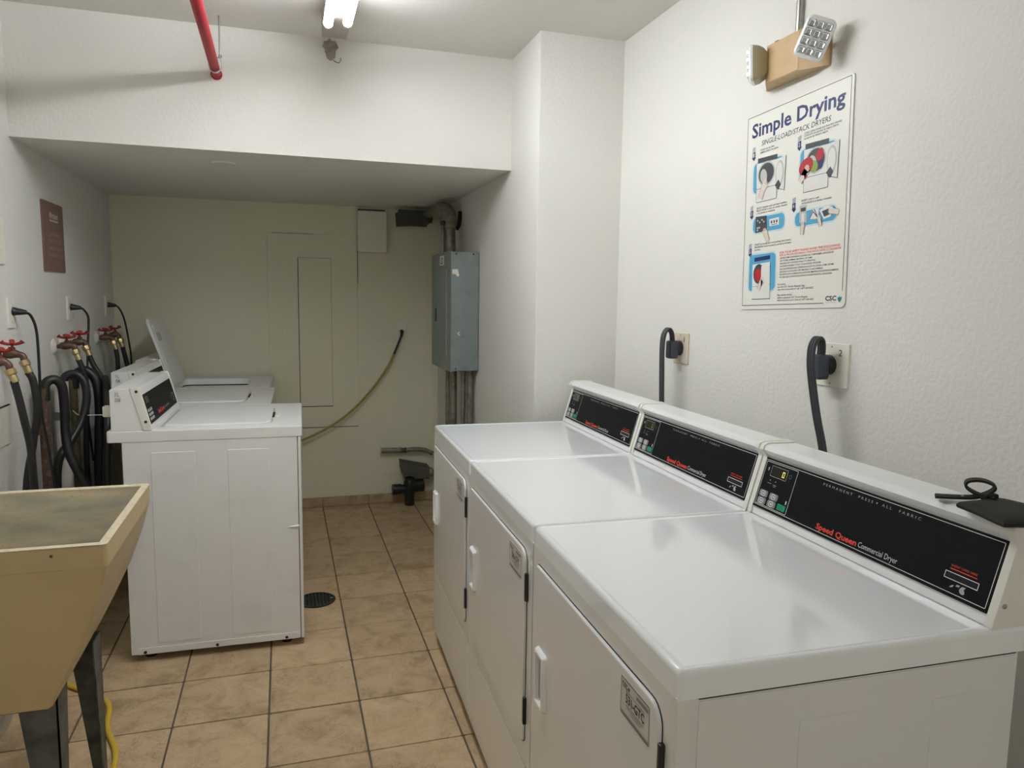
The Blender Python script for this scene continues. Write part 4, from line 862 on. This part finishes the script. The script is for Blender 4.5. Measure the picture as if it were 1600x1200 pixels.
def valve(t, o, y, xb, z, xe, ze, turn, flange=True):
    """hose bibb: body along +x from the wall, elbow down to the hose thread"""
    q = lambda *p: (p[0]-o[0], p[1]-o[1], p[2]-o[2])
    if flange: fin('flange', lathe(bmesh.new(), [(.036, 0), (.036, .003), (.02, .012), (.012, .016)], 18), 'plate', t, at(q(L, y, z-.004), (1, 0, 0)))
    fin('stub', tube(bmesh.new(), [q(L+.001, y, z-.004), q(xb-.02, y, z-.003)], .0095, 10, 1), 'bronze', t)
    fin('valve_body', tube(bmesh.new(), [q(xb-.028, y, z-.002), q(xb-.01, y, z), q(xb+.008, y, z), q(xe-.004, y, ze+.026), q(xe, y, ze+.008)], lambda s: .012+.006*math.sin(PI*min(s*1.6, 1)), 12, 4), 'bronze', t)
    fin('bonnet', lathe(bmesh.new(), [(.010, 0), (.010, .016), (.005, .020), (.005, .032)], 10), 'bronze', t, Matrix.Translation(q(xb, y, z+.006)))
    bm = bmesh.new()
    lathe(bm, [(.009, .026), (.011, .030), (.009, .034)], 10)
    for k_ in range(2):
        a = turn+k_*PI/2; c, s = math.cos(a), math.sin(a)
        tube(bm, [(-.033*c, -.033*s, .040), (-.026*c, -.026*s, .034), (-.012*c, -.012*s, .030), (.012*c, .012*s, .030), (.026*c, .026*s, .034), (.033*c, .033*s, .040)], lambda u_: .0055+.004*abs(2*u_-1)**3, 8, 3)
    fin('handle', bm, 'valvered', t, Matrix.Translation(q(xb, y, z+.006)))
    d = Vector((.35, 0, -1)).normalized()
    fin('hose_nut', lathe(bmesh.new(), [(.016, .012), (.0185, .008), (.0185, -.008), (.015, -.011)], 8), 'brass', t, at(q(xe+.002, y, ze), -d))
    fin('ferrule', lathe(bmesh.new(), [(.0125, .0), (.0135, -.004), (.0135, -.026), (.012, -.028)], 12), 'brass', t, at(q(xe+.005, y, ze-.010), -d))
def hose(name, lab, pts, r=.0128, group='black washer hoses on the left wall'):
    o = pts[0]; h_ = fin(name, tube(bmesh.new(), rel(o, pts), r, 12, 6), 'black'); h_.location = o; tag(h_, lab, 'hose', group); return h_
sets = (('pair of red-handled valves nearest the camera on the left wall', ((2.94, -.940, 1.172, -.913, 1.135, .5), (3.07, -.942, 1.189, -.907, 1.155, .3))),
        ('pair of red-handled valves on the left wall below the middle outlet', ((3.725, -.930, 1.177, -.899, 1.148, .4), (3.85, -.908, 1.187, -.885, 1.158, .1))),
        ('pair of red-handled valves on the left wall closest to the back corner', ((4.51, -.937, 1.172, -.902, 1.142, .4), (4.64, -.915, 1.180, -.893, 1.146, .9))))
for lab, vs in sets:
    o = (L, vs[0][0]+.06, vs[0][2]); t = thing('water_valves', lab, 'faucet', o, group='washer valve pairs on the left wall')
    for v in vs: valve(t, o, *v)
hose('supply_hose', 'black hose from the nearest valve, crossing its neighbour down behind the tub', [(-.904, 2.94, 1.105), (-.893, 2.945, 1.04), (-.882, 2.95, .957), (-.870, 2.955, .865), (-.868, 2.96, .733), (-.870, 3.0, .55), (-.86, 3.10, .36), (-.80, 3.18, .22)])
hose('supply_hose', 'black hose from the second valve of the nearest pair', [(-.897, 3.07, 1.122), (-.882, 3.07, 1.085), (-.876, 3.07, .983), (-.893, 3.068, .864), (-.922, 3.065, .704), (-.93, 3.08, .52), (-.90, 3.16, .33), (-.82, 3.28, .20)])
hose('supply_hose', 'black hose from the left valve of the middle pair', [(-.889, 3.725, 1.117), (-.877, 3.725, 1.082), (-.867, 3.727, 1.040), (-.864, 3.73, 1.0), (-.870, 3.735, .86), (-.88, 3.74, .6), (-.86, 3.75, .35)], .012)
hose('supply_hose', 'black hose slanting down from the right valve of the middle pair', [(-.875, 3.85, 1.128), (-.855, 3.85, 1.075), (-.827, 3.85, 1.018), (-.806, 3.85, .926), (-.815, 3.84, .78), (-.83, 3.83, .6), (-.83, 3.83, .40)], .012)
hose('supply_hose', 'black hose from the left valve of the pair closest to the back', [(-.891, 4.51, 1.112), (-.884, 4.51, 1.055), (-.884, 4.51, .95), (-.88, 4.51, .7)], .012)
hose('supply_hose', 'black hose from the right valve of the pair closest to the back', [(-.882, 4.64, 1.117), (-.868, 4.64, 1.045), (-.858, 4.64, .96), (-.86, 4.64, .7)], .012)
# standpipes behind the washers, with the machines' drain hoses hooked into them
def pipe(name, lab, x, y, z1, r, m, coll=None):
    t = thing(name, lab, 'pipe', (x, y, 0)); fin('pipe', tube(bmesh.new(), [(0, 0, 0), (0, 0, z1)], r, 14, 1), m, t)
    for z, mm in coll or (): fin('collar', lathe(bmesh.new(), [(r+.002, z-.018), (r+.005, z-.012), (r+.005, z+.012), (r+.002, z+.018)], 14), mm, t)
pipe('standpipe', 'rusty brown iron standpipe by the left wall, beside the first hoses', -.930, 3.345, 1.03, .0195, 'rust', ((.86, 'rust'),))
pipe('standpipe', 'white plastic standpipe between the rusty pipe and the brown one', -.930, 3.60, 1.03, .028, 'pvc', ((.88, 'greybox'),))
pipe('standpipe', 'brown painted standpipe behind the crossed black hoses', -.930, 3.76, 1.02, .023, 'copperbrown')
hose('drain_hose', 'fat black drain hose hooked over the rusty standpipe and curving down to the floor', [(-.925, 3.345, .98), (-.922, 3.352, 1.045), (-.895, 3.37, 1.062), (-.872, 3.385, 1.03), (-.868, 3.39, .93), (-.868, 3.385, .84), (-.856, 3.37, .76), (-.82, 3.36, .67), (-.76, 3.34, .55), (-.70, 3.32, .42)], .0185)
hose('drain_hose', 'black drain hose from the white standpipe slanting down towards the wall', [(-.920, 3.60, .98), (-.916, 3.60, 1.045), (-.88, 3.61, 1.062), (-.845, 3.61, 1.03), (-.835, 3.60, .95), (-.852, 3.575, .86), (-.885, 3.52, .78), (-.915, 3.46, .72), (-.925, 3.44, .60), (-.91, 3.43, .40)], .017)
hose('drain_hose', 'black drain hose hanging straight down from the brown standpipe', [(-.92, 3.76, .98), (-.912, 3.76, 1.04), (-.87, 3.765, 1.06), (-.83, 3.765, 1.01), (-.82, 3.76, .90), (-.825, 3.75, .75), (-.83, 3.74, .55), (-.80, 3.70, .35)], .021)
hose('drain_hose', 'black hose running down close behind the nearest washer', [(-.80, 3.80, 1.02), (-.775, 3.70, .98), (-.755, 3.60, .90), (-.745, 3.53, .78), (-.748, 3.50, .65), (-.74, 3.46, .45), (-.71, 3.42, .30)], .016)
wr_ = fin('tie_wire', tube(bmesh.new(), [(0, 0, 0), (.03, -.05, -.012), (.06, -.06, -.014), (.10, -.05, -.016), (.16, -.03, -.02)], .0018, 6, 4), 'plate'); wr_.location = (-.90, 3.64, .895)
tag(wr_, 'thin white wire tied across the standpipes', 'wire')
# switch plate and ledge at the picture's left edge
sp_ = thing('switch_plate', 'white cover plate on the left wall at the very left of the photo', 'switch plate', (L, 3.105, 1.60))
fin('cover_plate', plate(bmesh.new(), -.07, -.088, .07, .088, .008, 0, .010, .004, 4), 'plate', sp_, FL)
fin('toggle', plate(bmesh.new(), -.02, -.035, .02, .035, .003, .008, .016, .003, 3), 'plate', sp_, FL)
lg = thing('service_box', 'white recessed box cover low on the left wall above the laundry tub', 'box', (L, 3.03, .93))
fin('cover', plate(bmesh.new(), -.10, -.075, .10, .066, .004, 0, .006, .002, 3), 'plate', lg, FL)
fin('top_gap', B((.0, -.098, .0655), (.007, .098, .069)), 'void', lg)
